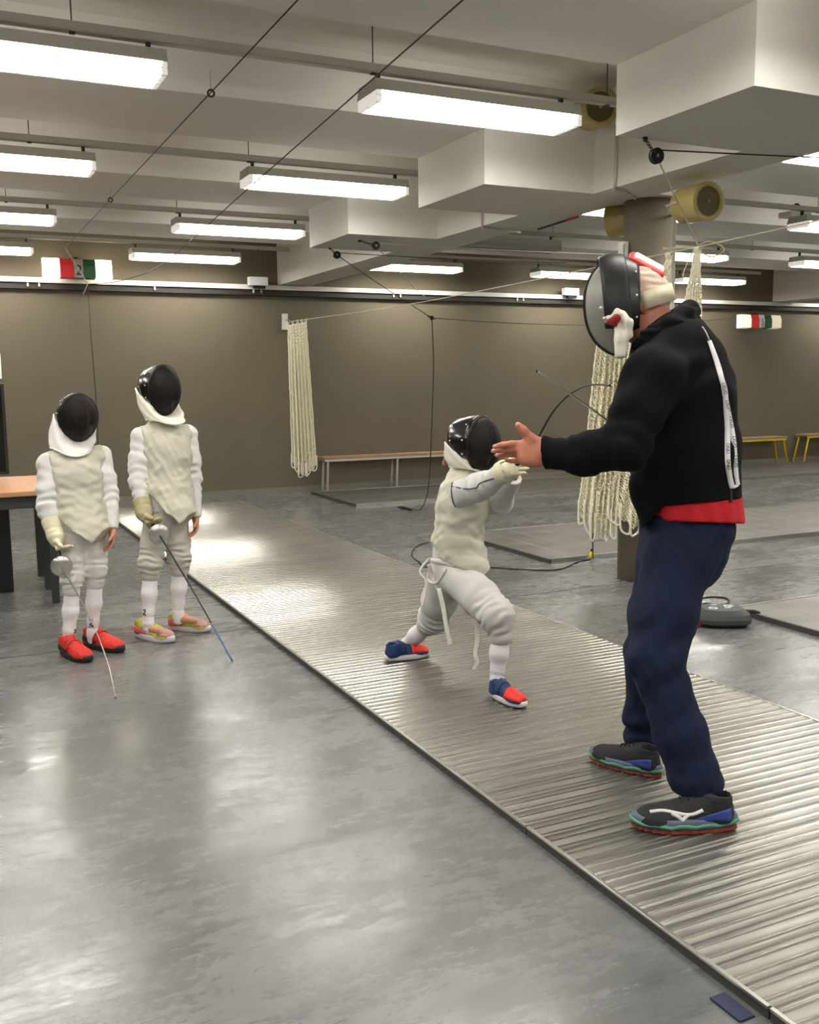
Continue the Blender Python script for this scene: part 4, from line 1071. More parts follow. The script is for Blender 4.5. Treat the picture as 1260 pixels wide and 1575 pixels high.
# near hand: open, thumb up, pointing at the pupil; fingers placed one by one
W0 = C(838, 696, 3.10)
f.chain([(wrN, 0.030), (W0, 0.031), (C(822, 694, 3.10), 0.032)], 0.02, (CF, 0.8))
for (u0, v0), (u1, v1), r0_, r1_ in (((826, 683), (806, 684), 0.017, 0.014), ((826, 694), (803, 694), 0.019, 0.015), ((826, 704), (803, 704), 0.017, 0.014), ((826, 711), (806, 710), 0.014, 0.012)):
    f.cone(C(u0, v0, 3.10), C(u1, v1, 3.09), r0_, r1_, 0.02)
fing = [[(808, 683, 3.10, .0125), (787, 682.5, 3.09, .0108), (772, 684.5, 3.08, .0098), (761, 687, 3.08, .0085)],
        [(806, 690, 3.09, .0125), (785, 691, 3.10, .0108), (770, 692, 3.105, .0098), (758.5, 694, 3.11, .0085)],
        [(805, 699, 3.10, .012), (786, 698.5, 3.12, .0105), (773, 699, 3.13, .0092), (764, 700.5, 3.14, .008)],
        [(806, 707, 3.10, .011), (794, 709, 3.13, .0095), (786, 709, 3.145, .0085), (779, 707.5, 3.155, .0072)]]
for F_ in fing: f.chain([(C(u, v, d), r) for u, v, d, r in F_], 0.004)
f.chain([(C(830, 684, 3.10), 0.020), (C(816, 674, 3.085), 0.0155), (C(805, 662, 3.075), 0.0125), (C(797, 653.5, 3.07), 0.0105)], 0.012)
f.cone(C(822, 682, 3.10), C(811, 683, 3.09), 0.012, 0.010, 0.02)
f.cut([0, 0, DP + 0.012], -Z)
body = f.mesh('body', M_skin2, root, 1)
nl = MB(); bs = surf(body)
for u, v in ((761, 686), (759, 693), (765, 700), (797, 653)):
    p = on(bs, u, v, 0.0)
    if p is not None: nl.lathe(p, -CF, [(-0.002, 0.001), (-0.001, 0.0058), (0.0008, 0.005), (0.0012, 0.001)], 10)
nl.build('fingernail', mat('pale_nail', (226, 176, 158), 0.3), body, True)
# jacket
f = Field(lo, hi, 0.005)
f.chain([(C(1030, 540, 3.28), 0.125), (C(1042, 590, 3.29), 0.158), (C(1046, 690, 3.30), 0.165), (C(1060, 790, 3.30), 0.158)], 0.06, (Rc, 1.28))
f.chain([(C(1054, 540, 3.28), 0.100), (C(1064, 620, 3.29), 0.114), (C(1072, 700, 3.29), 0.112), (C(1080, 790, 3.29), 0.11)], 0.06, (Rc, 1.5))
f.cone(C(1030, 540, 3.22), shN, 0.09, 0.088, 0.05); f.cone(C(1040, 540, 3.36), shF, 0.09, 0.085, 0.05)
f.chain([(shN, 0.092), (shN * 0.5 + elN * 0.5, 0.084), (elN, 0.070), (C(900, 699, 3.07), 0.060), (wrN, 0.052)], 0.035)
f.chain([(shF, 0.085), (elF, 0.068), (wrF, 0.05)], 0.035)
f.chain([(C(990, 745, 3.22), 0.05), (C(1002, 806, 3.22), 0.034)], 0.06)
f.wrinkle(0.006, 0.07, 41, unit(elN - shN), elN, 0.16); f.wrinkle(0.003, 0.05, 42, unit(wrN - elN), elN * 0.5 + wrN * 0.5, 0.2)
f.wrinkle(0.005, 0.09, 43, unit(elN - shN) + unit(CR), shN, 0.2); f.wrinkle(0.005, 0.13, 44)
wd = unit(wrN - elN); f.cut(wrN + wd * 0.012, wd, wrN - 0.09, wrN + 0.09); f.cut(wrF, unit(wrF - elF), wrF - 0.09, wrF + 0.09)
f.cone(wrN - wd * 0.02, wrN + wd * 0.03, 0.035, 0.035, 0, op='sub')
# hem: level at the back, the front corner hangs lower
hem = []
for p_, n_ in ((C(1030, 777, 3.2), side_plane(C(1010, 780, 3.2), C(1138, 768, 3.2), CF)), (C(985, 814, 3.2), side_plane(C(975, 812, 3.2), C(1010, 806, 3.2), CF)), (C(1006, 790, 3.2), unit(np.cross(C(1018, 774, 3.2) - C(996, 806, 3.2), CF)))):
    if n_ @ CR < 0 and len(hem) == 2: n_ = -n_
    sl, X_, Y_, Z3 = f.blk(lo, hi); hem.append(((X_ - p_[0]) * n_[0] + (Y_ - p_[1]) * n_[1] + (Z3 - p_[2]) * n_[2]).astype(np.float32))
f.a[sl] = np.maximum(f.a[sl], np.minimum(hem[0], np.maximum(hem[1], hem[2])))
# neck opening
f.cone(C(1000, 500, 3.28), C(985, 455, 3.28), 0.068, 0.075, 0.01, op='sub')
jk = f.mesh('jacket', M_fleece, root)
f = Field(*bounds([C(985, 515, 3.2), C(1062, 470, 3.4)], 0.12), 0.004)
f.chain([(C(978, 532, 3.17), 0.016), (C(1000, 514, 3.15), 0.022), (C(1030, 498, 3.15), 0.026), (C(1052, 486, 3.20), 0.032), (C(1060, 480, 3.28), 0.034), (C(1052, 482, 3.36), 0.03), (C(1020, 494, 3.40), 0.022)], 0.02)
f.chain([(C(1005, 522, 3.14), 0.016), (C(1040, 502, 3.15), 0.02), (C(1066, 492, 3.24), 0.024)], 0.02)
f.wrinkle(0.004, 0.035, 9, Z)
f.mesh('collar', M_fleece, jk)
jb = surf(jk); pan = MB()
rows = [[on(jb, u0 + (u1 - u0) * t, v, 0.003, None) for t in np.linspace(0, 1, 8)] for v, u0, u1 in ((740, 967, 990), (757, 966, 1000), (774, 966, 1006), (789, 968, 1002), (801, 974, 997))]
rows = [r for r in rows if all(p is not None for p in r)]
if len(rows) > 1:
    n = 8; o = mesh_obj('side_panel', [p for r in rows for p in r], [(i * n + j, (i + 1) * n + j, (i + 1) * n + j + 1, i * n + j + 1) for i in range(len(rows) - 1) for j in range(n - 1)], M_fleece2, jk, True)
    so = o.modifiers.new('s', 'SOLIDIFY'); so.thickness = 0.003
q = [on(jb, u, v, 0.004) for u, v in ((961, 766), (972, 772), (969, 784), (959, 778))]
if all(p is not None for p in q): 
    o = mesh_obj('pocket_badge', q, [(0, 1, 2, 3)], mat('rust_badge', (92, 58, 46), 0.7), jk); so = o.modifiers.new('s', 'SOLIDIFY'); so.thickness = 0.002
# red shirt hem
f = Field(lo, hi, 0.005)
f.chain([(C(1060, 730, 3.30), 0.156), (C(1063, 830, 3.30), 0.158)], 0.04, (Rc, 1.26))
f.chain([(C(1100, 750, 3.27), 0.06), (C(1110, 800, 3.26), 0.060)], 0.05, (Rc, 1.7))
f.wrinkle(0.004, 0.06, 52, unit(CR + Z * 0.2), None, None)
f.cut(C(1060, 803, 3.1), side_plane(C(985, 801, 3.1), C(1135, 806, 3.1), CF)); f.cut(C(1060, 745, 3.1), -side_plane(C(985, 745, 3.1), C(1135, 745, 3.1), CF))
f.mesh('red_shirt', M_tee, root)
# trousers
f = Field(lo, hi, 0.005)
f.cone(C(1051, 795, 3.30), C(1050, 848, 3.30), 0.143, 0.142, 0.04, (Rc, 1.16))
f.cone(C(1076, 808, 3.28), C(1066, 836, 3.28), 0.108, 0.095, 0.05, (Rc, 1.4))
leg_cloth(f, C(1039, 862, 3.21), knN, C(1047, 1130, 3.10), 0.112, 0.083, 0.079, 0.05)
f.chain([(C(1047, 1130, 3.10), 0.080), (C(1069, 1195, 3.09), 0.078), (C(1077, 1236, 3.09), 0.072)], 0.03, (Fc, 1.0))
leg_cloth(f, C(1032, 862, 3.42), knF, C(990, 1100, 3.55), 0.118, 0.086, 0.066, 0.05)
f.chain([(C(990, 1100, 3.55), 0.066), (C(986, 1150, 3.58), 0.060)], 0.03)
f.wrinkle(0.007, 0.09, 61, unit(anN - knN) + unit(CR) * 0.5, knN, 0.22); f.wrinkle(0.009, 0.06, 62, Z, C(1078, 1225, 3.09), 0.13)
f.wrinkle(0.009, 0.07, 63, Z, C(986, 1140, 3.58), 0.16); f.wrinkle(0.006, 0.10, 64, Z + unit(CR), knF, 0.2)
f.wrinkle(0.004, 0.14, 65, unit(CR) + Z * 0.5, C(1050, 880, 3.25), 0.3); f.wrinkle(0.003, 0.06, 66)
f.cut(C(1078, 1238, 3.0), side_plane(C(1040, 1228, 3.09), C(1115, 1246, 3.09), CF), C(1078, 1238, 3.09) - 0.13, C(1078, 1238, 3.09) + 0.13)
f.cut(C(986, 1158, 3.5), side_plane(C(960, 1152, 3.58), C(1012, 1162, 3.58), CF), C(986, 1150, 3.58) - 0.12, C(986, 1150, 3.58) + 0.12)
f.cut(C(1056, 792, 3.1), -side_plane(C(985, 790, 3.1), C(1135, 790, 3.1), CF), C(1056, 792, 3.3) - 0.3, C(1056, 792, 3.3) + 0.3)
tr = f.mesh('trousers', M_trouser, root)
# shoes
stc = dict(upper=mat('black_shoe_mesh', (34, 34, 37), 0.75, var=0.1, scale=150, bump=0.15, bscale=400), sole=mat('grey_blue_midsole', (98, 108, 132), 0.55),
           band=mat('sea_green_band', (98, 164, 138), 0.5), outsole=mat('rust_red_outsole', (150, 66, 50), 0.6, var=0.35, scale=40), heel=mat('royal_blue_heel', (52, 76, 158), 0.5), lace=M_black)
upN, sideN, PN, LN = make_shoe(root, shoeN[0], shoeN[1], DP, stc)
upF, sideF, PF, LF = make_shoe(root, shoeF[0], shoeF[1], DP, stc)
def side_logo(up, side, sgn):
    m = MB()
    for pts, w in (([(0.86, 0.20), (0.74, 0.215), (0.62, 0.205), (0.52, 0.19), (0.44, 0.20), (0.36, 0.235)], 0.0055),
                   ([(0.66, 0.20), (0.60, 0.175), (0.555, 0.135)], 0.0068), ([(0.50, 0.19), (0.53, 0.165), (0.555, 0.135)], 0.0068)):
        q = [side(a, h, sgn, 0.002) for a, h in pts]; q = [p for p in q if p is not None]
        if len(q) > 1: m.tube(smooth_path(q, 4), w, 6)
    m.build('side_mark', mat('white_shoe_mark', (232, 232, 228), 0.5), up, True)
yN = np.cross(Z, unit(shoeN[1] - shoeN[0])); sg = 1 if yN @ CF < 0 else -1
side_logo(upN, sideN, sg)
# mask, pushed up: grey mesh front, wide black band, bib folded at the cheek
mk, rimf, mR, mU = make_mask(root, C(950, 472, 3.26), HFc, HUc, 0.098, 0.160, 0.105, 0.075, M_gmesh, M_rim, M_bib2, C(984, 548, 3.27), 0.062, 0.075, 0.0, (-30, 210), (232, 308))
mw = MB(); q_ = [math.sin(j / 24 * math.pi / 2) for j in range(25)]
prof = [C(950, 472, 3.26) + mU * -0.160 * q * 1.0 + HFc * (0.105 * max(0, 1 - q ** 2.4) ** 0.62 + 0.003) for q in q_]
MB().tube([C(950, 472, 3.26) + mU * 0.160 * q + HFc * (0.105 * max(0, 1 - q ** 2.4) ** 0.62 + 0.003) for q in q_[::-1]] + prof[1:], 0.0055, 6).build('centre_ridge', M_rim, mk, True)
f = Field(*bounds([C(925, 485, 3.1), C(975, 550, 3.3)], 0.08), 0.0035)
f.chain([(C(935, 492, 3.17), 0.012), (C(952, 484, 3.15), 0.016), (C(964, 496, 3.15), 0.017), (C(967, 516, 3.16), 0.014)], 0.015)
f.chain([(C(950, 500, 3.16), 0.012), (C(954, 520, 3.155), 0.016), (C(952, 545, 3.16), 0.012)], 0.015); f.chain([(C(963, 516, 3.155), 0.012), (C(958, 545, 3.16), 0.012)], 0.015)
f.wrinkle(0.004, 0.03, 4, unit(CR))
f.mesh('bib_fold', M_bib2, mk)
f = Field(*bounds([C(940, 495, 3.1)], 0.08), 0.003); f.chain([(C(938, 495, 3.157), 0.011), (C(949, 489, 3.135), 0.011), (C(946, 499, 3.145), 0.009)], 0.01); f.mesh('red_lining', mat('dark_red_lining', (150, 34, 40), 0.8), mk)
MB().ball(C(925, 474, 3.158), 0.007, 8).ball(C(930, 490, 3.157), 0.006, 8).ball(C(951, 478, 3.137), 0.006, 8).build('rivet', M_rivet, mk, True)
# black padded band over the sides and top
V = []; k = 36; rows = 8
for j in range(rows + 1):
    s = j / rows
    for i in range(k + 1):
        t = math.radians(-26 + 232 * i / k)
        q = math.cos(t); p = mR * 0.103 * q + mU * 0.166 * math.sin(t)
        V.append(C(950, 472, 3.26) + p * (0.97 + 0.05 * math.sin(s * math.pi)) + HFc * (0.052 - 0.085 * s))
bd = mesh_obj('side_band', V, [(j * (k + 1) + i, j * (k + 1) + i + 1, (j + 1) * (k + 1) + i + 1, (j + 1) * (k + 1) + i) for j in range(rows) for i in range(k)], mat('black_band_leather', (15, 15, 16), 0.45), mk, True)
so = bd.modifiers.new('s', 'SOLIDIFY'); so.thickness = 0.006; so.offset = 1
# tongue at the crown
f = Field(*bounds([C(965, 398, 3.2), C(1020, 428, 3.3)], 0.1), 0.0035)
tx = unit(C(1018, 428, 3.27) - C(966, 400, 3.27)); ty = unit(np.cross(tx, CF)); ty = ty if ty[2] > 0 else -ty; ty = unit(ty * 0.8 - CF * 0.6)
lat = unit(np.cross(tx, ty)); lat = lat if lat @ CF > 0 else -lat
f.rbox((C(1021, 424, 3.22) + C(966, 396, 3.22)) / 2 + lat * 0.022 - Z * 0.004, (tx, unit(np.cross(tx, ty)), ty), (0.066, 0.036, 0.012), 0.011)
tg = f.mesh('back_tongue', mat('red_tongue_trim', (206, 30, 44), 0.6), mk)
f = Field(*bounds([C(965, 398, 3.2), C(1020, 428, 3.3)], 0.1), 0.0035)
f.rbox((C(1021, 424, 3.22) + C(966, 396, 3.22)) / 2 + lat * 0.027 - Z * 0.004 + ty * 0.009 + tx * 0.004, (tx, unit(np.cross(tx, ty)), ty), (0.056, 0.027, 0.009), 0.008)
f.mesh('tongue_pad', mat('pale_pink_pad', (238, 205, 196), 0.7), tg)
# elastic strap round the back of the head
hc = C(990, 464, 3.27); ex, ey = unit(-HFc + Z * 0.22), Rc; pts = []; nr = []
for t in np.linspace(-1.75, 1.75, 25):
    d = ex * math.cos(t) * 0.100 + ey * math.sin(t) * 0.092; pts.append(hc + d - HFc * (-0.0)); nr.append(unit(d))
mb = MB(); ribbon(mb, pts, nr, 0.028, 0.003); mb.build('head_strap', mat('cream_elastic', (214, 206, 178), 0.85, var=0.05, scale=50), mk, True)
# short pale hair on the scalp
f = Field(*bounds([hd], 0.16), 0.004)
f.ell(hd + HUc * 0.024 - HFc * 0.010, (mR, HFc, HUc), (0.0815, 0.1015, 0.0985), 0.0)
f.cut(hd + HUc * 0.005, unit(-HUc + HFc * 0.5)); f.cut(hd + HFc * 0.03, HFc)
f.wrinkle(0.0022, 0.022, 71, HUc)
f.mesh('hair', mat('thin_white_hair', (226, 196, 182), 0.7, var=0.16, scale=35, bump=0.3, bscale=120), root)
# foil in the far hand
bend_blade('foil', 'straight steel foil rising from behind the arm of the coach', [C(975, 676, 3.46), C(900, 622, 3.40), C(826, 571, 3.34)], None, C(1012, 702, 3.50), r0=0.0045, r1=0.0026)
# lanyard hanging down the back
m = MB(); LW = mat('white_lanyard_ribbon', (238, 238, 240), 0.7)
ly = empty('lanyard', C(1110, 620, 3.2), 'white printed lanyard ribbon hanging down the back of the black fleece', 'lanyard')
def strand(pts, w):
    q = []; nn = []
    for u, v in pts:
        p = on(jb, u, v, 0.007)
        q.append(p if p is not None else None); nn.append(-CF)
    dl = [None if p is None else float((p - CO) @ CF) for p in q]
    known = [d for d in dl if d is not None]; last = known[0] if known else 3.15
    for i, d in enumerate(dl):
        if d is None: dl[i] = last
        last = min(dl[i], last + 0.03); dl[i] = last
    return [C(u, v, d - 0.004) for (u, v), d in zip(pts, dl)], nn
pa_, na_ = strand([(1091, 524), (1097, 540), (1104, 562), (1110, 582), (1115, 600), (1117, 625), (1119, 660), (1119, 690), (1120, 715), (1124, 740), (1127, 750)], 0.010)
pb_, nb_ = strand([(1092, 524), (1100, 545), (1108, 570), (1114, 598), (1119, 625), (1124, 650), (1129, 680), (1131, 710), (1133, 735), (1135, 746)], 0.010)
wv = 0.0085
mm = MB(); ribbon(mm, smooth_path(pa_, 4), na_[0], [0.006 + (wv - 0.006) * min(1, i / 16) for i in range(len(smooth_path(pa_, 4)))]); r_a = mm.build('ribbon', LW, ly, True)
mm = MB(); ribbon(mm, [p - CF * -0.003 for p in smooth_path(pb_, 4)], nb_[0], [0.006 + (wv - 0.006) * min(1, i / 16) for i in range(len(smooth_path(pb_, 4)))]); r_b = mm.build('ribbon', LW, ly, True)
mm = MB().tube([pa_[-1], (pa_[-1] + pb_[-1]) / 2 - Z * 0.002, pb_[-1]], 0.0045, 6); mm.build('ribbon_fold', LW, ly, True)
MB().tube(smooth_path([C(1080, 503, pa_ and float((pa_[0] - CO) @ CF)), C(1086, 512, float((pa_[0] - CO) @ CF)), pa_[0]], 4), 0.004, 6).build('cord_clip', M_chrome, ly, True)
def lettering(rib_pts, idxs, txt, size):
    for i in idxs:
        if i + 1 < len(rib_pts):
            p = rib_pts[i]; d = unit(rib_pts[i + 1] - rib_pts[i - 1]); n = -CF; x = d; y = unit(np.cross(n, x))
            text_obj('print', txt, size, p - CF * 0.0055, x, y, M_logo, ly)
lettering(pb_, [3, 4, 5, 6, 7], 'LXUO', 0.014); lettering(pa_, [7, 8], 'ONE1', 0.014)
MB().tube(smooth_path([C(1123, 752, float((pa_[-1] - CO) @ CF) + 0.01), C(1125, 765, float((pa_[-1] - CO) @ CF) + 0.01), C(1123, 772, float((pa_[-1] - CO) @ CF) + 0.01)], 3), 0.006, 6).build('zip_pull', M_dark, jk, True)
# ------------------------------------------------------------------ furniture
def bench(x0, x1, yf, h, pairs, seat_m, leg_m, name_label, splay, frame=True, depth=0.26):
    r = empty('bench', ((x0 + x1) / 2, yf + depth / 2, 0), name_label, 'bench', 'benches along the back wall')
    MB().box((x0, yf, h - 0.032), (x1, yf + depth, h), 0.006).build('seat', seat_m, r)
    if frame:
        m = MB().box((x0 + 0.02, yf + 0.004, h - 0.06), (x1 - 0.02, yf + 0.030, h - 0.032)).build('front_rail', leg_m, r)
        m = MB().box((x0 + 0.02, yf + depth - 0.03, h - 0.06), (x1 - 0.02, yf + depth - 0.004, h - 0.032)).build('back_rail', leg_m, r)
    for x in pairs:
        sx = splay if x > (x0 + x1) / 2 else -splay
        for y, dy in ((yf + 0.03, -0.01), (yf + depth - 0.03, 0.01)):
            MB().tube([(x - sx * 0.3, y, h - 0.035), (x, y, h - 0.06), (x + sx, y + dy, 0.004)], 0.0155, 8).build('leg', leg_m, r, True)
    return r
M_bw = mat('varnished_bench_board', (170, 132, 98), 0.45, var=0.12, scale=5, stretch=(1, 14, 14))
M_bleg = mat('pale_grey_bench_leg', (205, 202, 190), 0.45)
bench(4.40, 6.75, 11.70, 0.455, (4.47, 5.45, 6.42), M_bw, M_bleg, 'low wooden bench with pale legs beside the hanging net by the back wall', 0.02, True, 0.22)
M_yel = mat('yellow_bench_frame', (232, 190, 34), 0.4, var=0.03)
M_gseat = mat('worn_grey_seat', (150, 134, 112), 0.55, var=0.1, scale=6)
bench(10.35, 12.42, 11.69, 0.455, (10.48, 12.36), M_gseat, M_yel, 'yellow framed bench with a worn seat behind the coach', 0.10, True, 0.26)
bench(8.30, 10.15, 11.69, 0.455, (8.42, 10.02), M_gseat, M_yel, 'yellow framed bench mostly hidden by the arm and body of the coach', 0.10, True, 0.26)
bench(12.86, 14.9, 11.69, 0.47, (12.92, 14.8), M_gseat, M_yel, 'yellow framed bench cut off by the right photo edge', 0.10, True, 0.26)

M_wood = mat('beech_table_top', (202, 150, 108), 0.4, var=0.12, scale=4, stretch=(2, 16, 16))
M_dgrey = mat('dark_grey_table_frame', (52, 54, 54), 0.5)
r = empty('table', (-0.5, 7.17, 0), 'wooden topped table with dark legs standing behind the shorter child', 'table')
MB().box((-1.75, 6.62, 0.712), (0.70, 7.75, 0.745), 0.006).build('tabletop', M_wood, r)
MB().box((-1.7, 6.66, 0.63), (0.66, 6.69, 0.712)).build('apron', M_dgrey, r); MB().box((-1.7, 7.68, 0.63), (0.66, 7.71, 0.712)).build('apron', M_dgrey, r)
for y in (6.64, 7.12, 7.66):
    for x in (0.60, -1.66): MB().box((x, y, 0), (x + 0.045, y + 0.045, 0.712)).build('leg', M_dgrey, r)
r = empty('storage_box', (0.1, 7.9, 0), 'black cabinet standing under the wooden table', 'cabinet')
MB().box((-0.5, 7.15, 0.0), (0.40, 7.62, 0.60), 0.008).build('carcass', M_dark, r); MB().box((-0.49, 7.135, 0.02), (0.39, 7.15, 0.585), 0.003).build('door', mat('black_door', (14, 14, 15), 0.4), r)
r = empty('display_screen', (0.1, 7.3, 0.745), 'tall black display panel standing on the wooden table', 'display')
MB().box((-0.30, 7.28, 0.80), (0.425, 7.34, 1.425), 0.008).build('panel', M_dark, r); MB().box((-0.28, 7.276, 0.82), (0.405, 7.28, 1.405)).build('screen', mat('dark_screen_glass', (12, 12, 14), 0.15), r)
MB().box((0.0, 7.22, 0.745), (0.25, 7.44, 0.757), 0.004).box((0.09, 7.30, 0.757), (0.15, 7.33, 0.81)).build('stand', M_dark, r)
tag(MB().box((0.2, 11.985, 1.48), (0.685, 11.997, 1.76)).build('paper_notice', mat('white_paper', (240, 240, 236), 0.7)), 'white sheet on the back wall above the black display', 'notice')

# ------------------------------------------------------------------ scoring unit on the floor
c = np.array([4.02, 4.22, 0.0]); r = empty('scoring_unit', c, 'low dark grey scoring unit with white symbols standing on the floor by the coach', 'scoring unit')
ax = cam_dir(1, -0.05); ay = cam_dir(0.05, 1)
def sq_ring(z, a, b, n=48, p=3.2):
    return [c + ax * a * abs(math.cos(t)) ** (2 / p) * (1 if math.cos(t) >= 0 else -1) + ay * b * abs(math.sin(t)) ** (2 / p) * (1 if math.sin(t) >= 0 else -1) + Z * z for t in np.linspace(0, 2 * math.pi, n, endpoint=False)]
def loft(rings):
    n = len(rings[0]); V = [p for q in rings for p in q]
    return V, [(i * n + j, i * n + (j + 1) % n, (i + 1) * n + (j + 1) % n, (i + 1) * n + j) for i in range(len(rings) - 1) for j in range(n)] + [tuple(range(n))[::-1], tuple((len(rings) - 1) * n + j for j in range(n))]
M_unit = mat('dark_grey_plastic', (58, 62, 64), 0.45, var=0.04)
mesh_obj('casing', *loft([sq_ring(0.018, 0.150, 0.125), sq_ring(0.026, 0.158, 0.133), sq_ring(0.048, 0.158, 0.133), sq_ring(0.075, 0.148, 0.123), sq_ring(0.094, 0.122, 0.10), sq_ring(0.099, 0.114, 0.094)]), M_unit, r, False)
mesh_obj('rubber_base', *loft([sq_ring(0.0, 0.135, 0.11), sq_ring(0.019, 0.146, 0.12)]), M_black, r)
M_sym = mat('white_symbol_print', (225, 228, 226), 0.5)
for dx, dy in ((-0.055, -0.02), (0.045, 0.035)):
    q = c + ax * dx + ay * dy + Z * 0.0995
    MB().tube([q + ax * 0.021 * math.cos(t) + ay * 0.021 * math.sin(t) for t in np.linspace(0, 2 * math.pi, 21)], 0.0055, 6, flat=(Z, 0.2)).build('ring_symbol', M_sym, r)
for dx, dy in ((-0.03, 0.06), (0.03, -0.015), (0.06, 0.03)):
    q = c + ax * dx + ay * dy + Z * 0.0995; MB().tube([q - ax * 0.018, q + ax * 0.018 + ay * 0.006], 0.006, 6, flat=(Z, 0.2)).build('bar_symbol', M_sym, r)
q = c - ax * 0.155 - ay * 0.07; MB().box(q + np.array([-0.035, -0.02, 0.004]), q + np.array([0.035, 0.02, 0.034]), 0.006).build('red_plug', mat('red_plug_plastic', (190, 40, 46), 0.45), r)
q = c + ax * 0.14 + ay * 0.02; MB().tube([q + Z * 0.07, q + ax * 0.05 + Z * 0.068, q + ax * 0.085 + Z * 0.062], [0.012, 0.013, 0.006], 8).build('black_plug', M_black, r)

# ------------------------------------------------------------------ floor cables
def cable(name, pts, rad, label, cat='cable', m=M_cable, n=8): return tag(MB().tube(smooth_path(pts, n), rad, 6).build(name, m, None, True), label, cat)
G = lambda u, v, z=0.005: onz(u, v, z)
cable('floor_cable', [G(1081, 948), G(1076, 938), G(1083, 928), G(1105, 930), G(1121, 927), G(1117, 920), G(1096, 918), G(1078, 921), G(1066, 930)], 0.005, 'black cable coiled on the floor behind the dark scoring unit')
cable('floor_cable', [G(1087, 965), G(1074, 962), G(1062, 953), G(1048, 945)], 0.005, 'short black lead plugged into the red socket of the scoring unit')
cable('floor_cable', [G(660, 834), G(645, 838), G(635, 847), G(634, 856), G(644, 864), G(655, 872), G(690, 880), G(745, 873), G(790, 875), G(838, 877), G(866, 874), G(890, 864), (4.56, 6.22, 0.012), (4.45, 6.05, 0.10), (4.30, 5.85, 0.26), (4.2, 5.68, 0.38)], 0.005, 'black floor cable running behind the lunging child up to the hanging net', n=6)
yp = np.array([4.555, 6.21, 0.02]); r = empty('cable_plug', yp, 'small yellow plug on the floor cable below the hanging net', 'plug')
MB().tube([yp + np.array([-0.02, -0.01, 0.0]), yp + np.array([0.0, 0.0, 0.03]), yp + np.array([0.0, 0.0, 0.055])], [0.016, 0.022, 0.013], 8).build('plug_body', mat('yellow_plug_plastic', (236, 208, 40), 0.45), r, True)
MB().tube([yp + np.array([0.0, 0.0, 0.05]), yp + np.array([-0.01, -0.01, 0.075])], 0.007, 6).build('strain_relief', M_black, r)
tag(MB().box(onz(1128, 1566, 0) + np.array([0, -0.02, 0.0]), onz(1128, 1566, 0) + np.array([0.045, 0.075, 0.006]), 0.002).build('edge_tab', mat('navy_fabric_tab', (36, 44, 72), 0.7)), 'small navy tab lying against the edge of the ribbed strip', 'tab')
# cable hanging from a reel line down to the floor between the pistes
hub = np.array([4.905, 9.63, 2.085])
cable('hanging_cable', [hub, ony(667, 560, 9.63), ony(664, 660, 9.63), ony(660, 740, 9.63), ony(654, 772, 9.6) + Z * 0.01, G(646, 784), G(634, 783), G(628, 781)], 0.006, 'thin black cable hanging from the overhead wire to the floor beside the bench')
tag(MB().tube([G(634, 784, 0.012), G(622, 781, 0.014), G(612, 780, 0.012)], [0.010, 0.016, 0.009], 8).build('cable_connector', M_black, None, True), 'black connector lying on the floor at the end of the hanging cable', 'connector')

# ------------------------------------------------------------------ overhead wires and pulleys
def pulley(c, anchor, label, rad=0.036):
    c = np.array(c, float); a = np.array(anchor, float); r = empty('pulley', c, label, 'pulley', 'pulleys under the beam')
    ax_ = unit(cam_dir(0.35, -0.93)); MB().lathe(c, ax_, [(-0.012, rad * 0.5), (-0.012, rad), (-0.006, rad), (-0.003, rad * 0.8), (0.003, rad * 0.8), (0.006, rad), (0.012, rad), (0.012, rad * 0.5)], 18).build('wheel', M_black, r)
    MB().lathe(c, ax_, [(-0.016, 0.006), (-0.016, 0.009), (0.016, 0.009), (0.016, 0.006)], 10).build('axle', M_chrome, r)
    d = unit(a - c); L = np.linalg.norm(a - c); m = MB()
    k = max(2, int(L / 0.028))
    for i in range(k):
        p = c + d * (rad * 0.6 + (L - rad * 0.6) * (i + 0.5) / k); s = unit(np.cross(d, ax_)) if i % 2 else ax_; h = (L - rad * 0.6) / k * 0.62
        m.tube([p + d * h * math.cos(t) + s * 0.008 * math.sin(t) for t in np.linspace(0, 2 * math.pi, 13)], 0.0028, 5, cap=False)
    m.build('chain', M_dark, r)
    MB().lathe(a, -unit(a - c) * 0 + np.array([0, 0, -1.0]), [(-0.01, 0.014), (0.006, 0.014), (0.012, 0.006)], 10).build('ceiling_hook', M_dark, r)
    return r
pA = np.array([3.41, 4.15, 2.545]); pulley(pA, (3.28, 4.08, 2.600), 'black pulley chained under the big beam head above the coach', 0.04)
p1 = np.array([3.446, 7.80, 2.55]); pulley(p1, (3.36, 7.95, 2.606), 'black pulley under the beam, above the wooden bench, with the white rope', 0.034)
p2 = np.array([3.378, 8.53, 2.555]); pulley(p2, (3.30, 8.50, 2.606), 'black pulley under the beam, farther back, with the dark reel wire', 0.034)
M_wire = mat('dark_steel_wire', (58, 55, 50), 0.5, metal=0.4)
M_lrope = mat('pale_thin_rope', (206, 200, 184), 0.8)
def sag(a, b, s, n=12):
    a = np.array(a, float); b = np.array(b, float); return [a * (1 - t) + b * t - Z * s * 4 * t * (1 - t) for t in np.linspace(0, 1, n)]
def wire(name, pts, rad, label, m=M_wire, cat='wire'): return tag(MB().tube(pts, rad, 6).build(name, m, None, True), label, cat)
wire('overhead_wire', sag(p2, hub, 0.01), 0.004, 'dark wire from the farther pulley down to the hanging cable')
wire('overhead_wire', sag(hub, pb + np.array([-0.3, 0.1, 0.07]), 0.10), 0.004, 'dark wire sagging from the hanging cable to the unlit score box')
tag(MB().ball(hub, 0.024, 8).tube([hub + np.array([-0.05, 0, 0.02]), hub + np.array([0.04, 0, -0.01])], 0.009, 6).build('wire_clamp', M_black, None, True), 'small black clamp where the hanging cable joins the overhead wire', 'clamp')
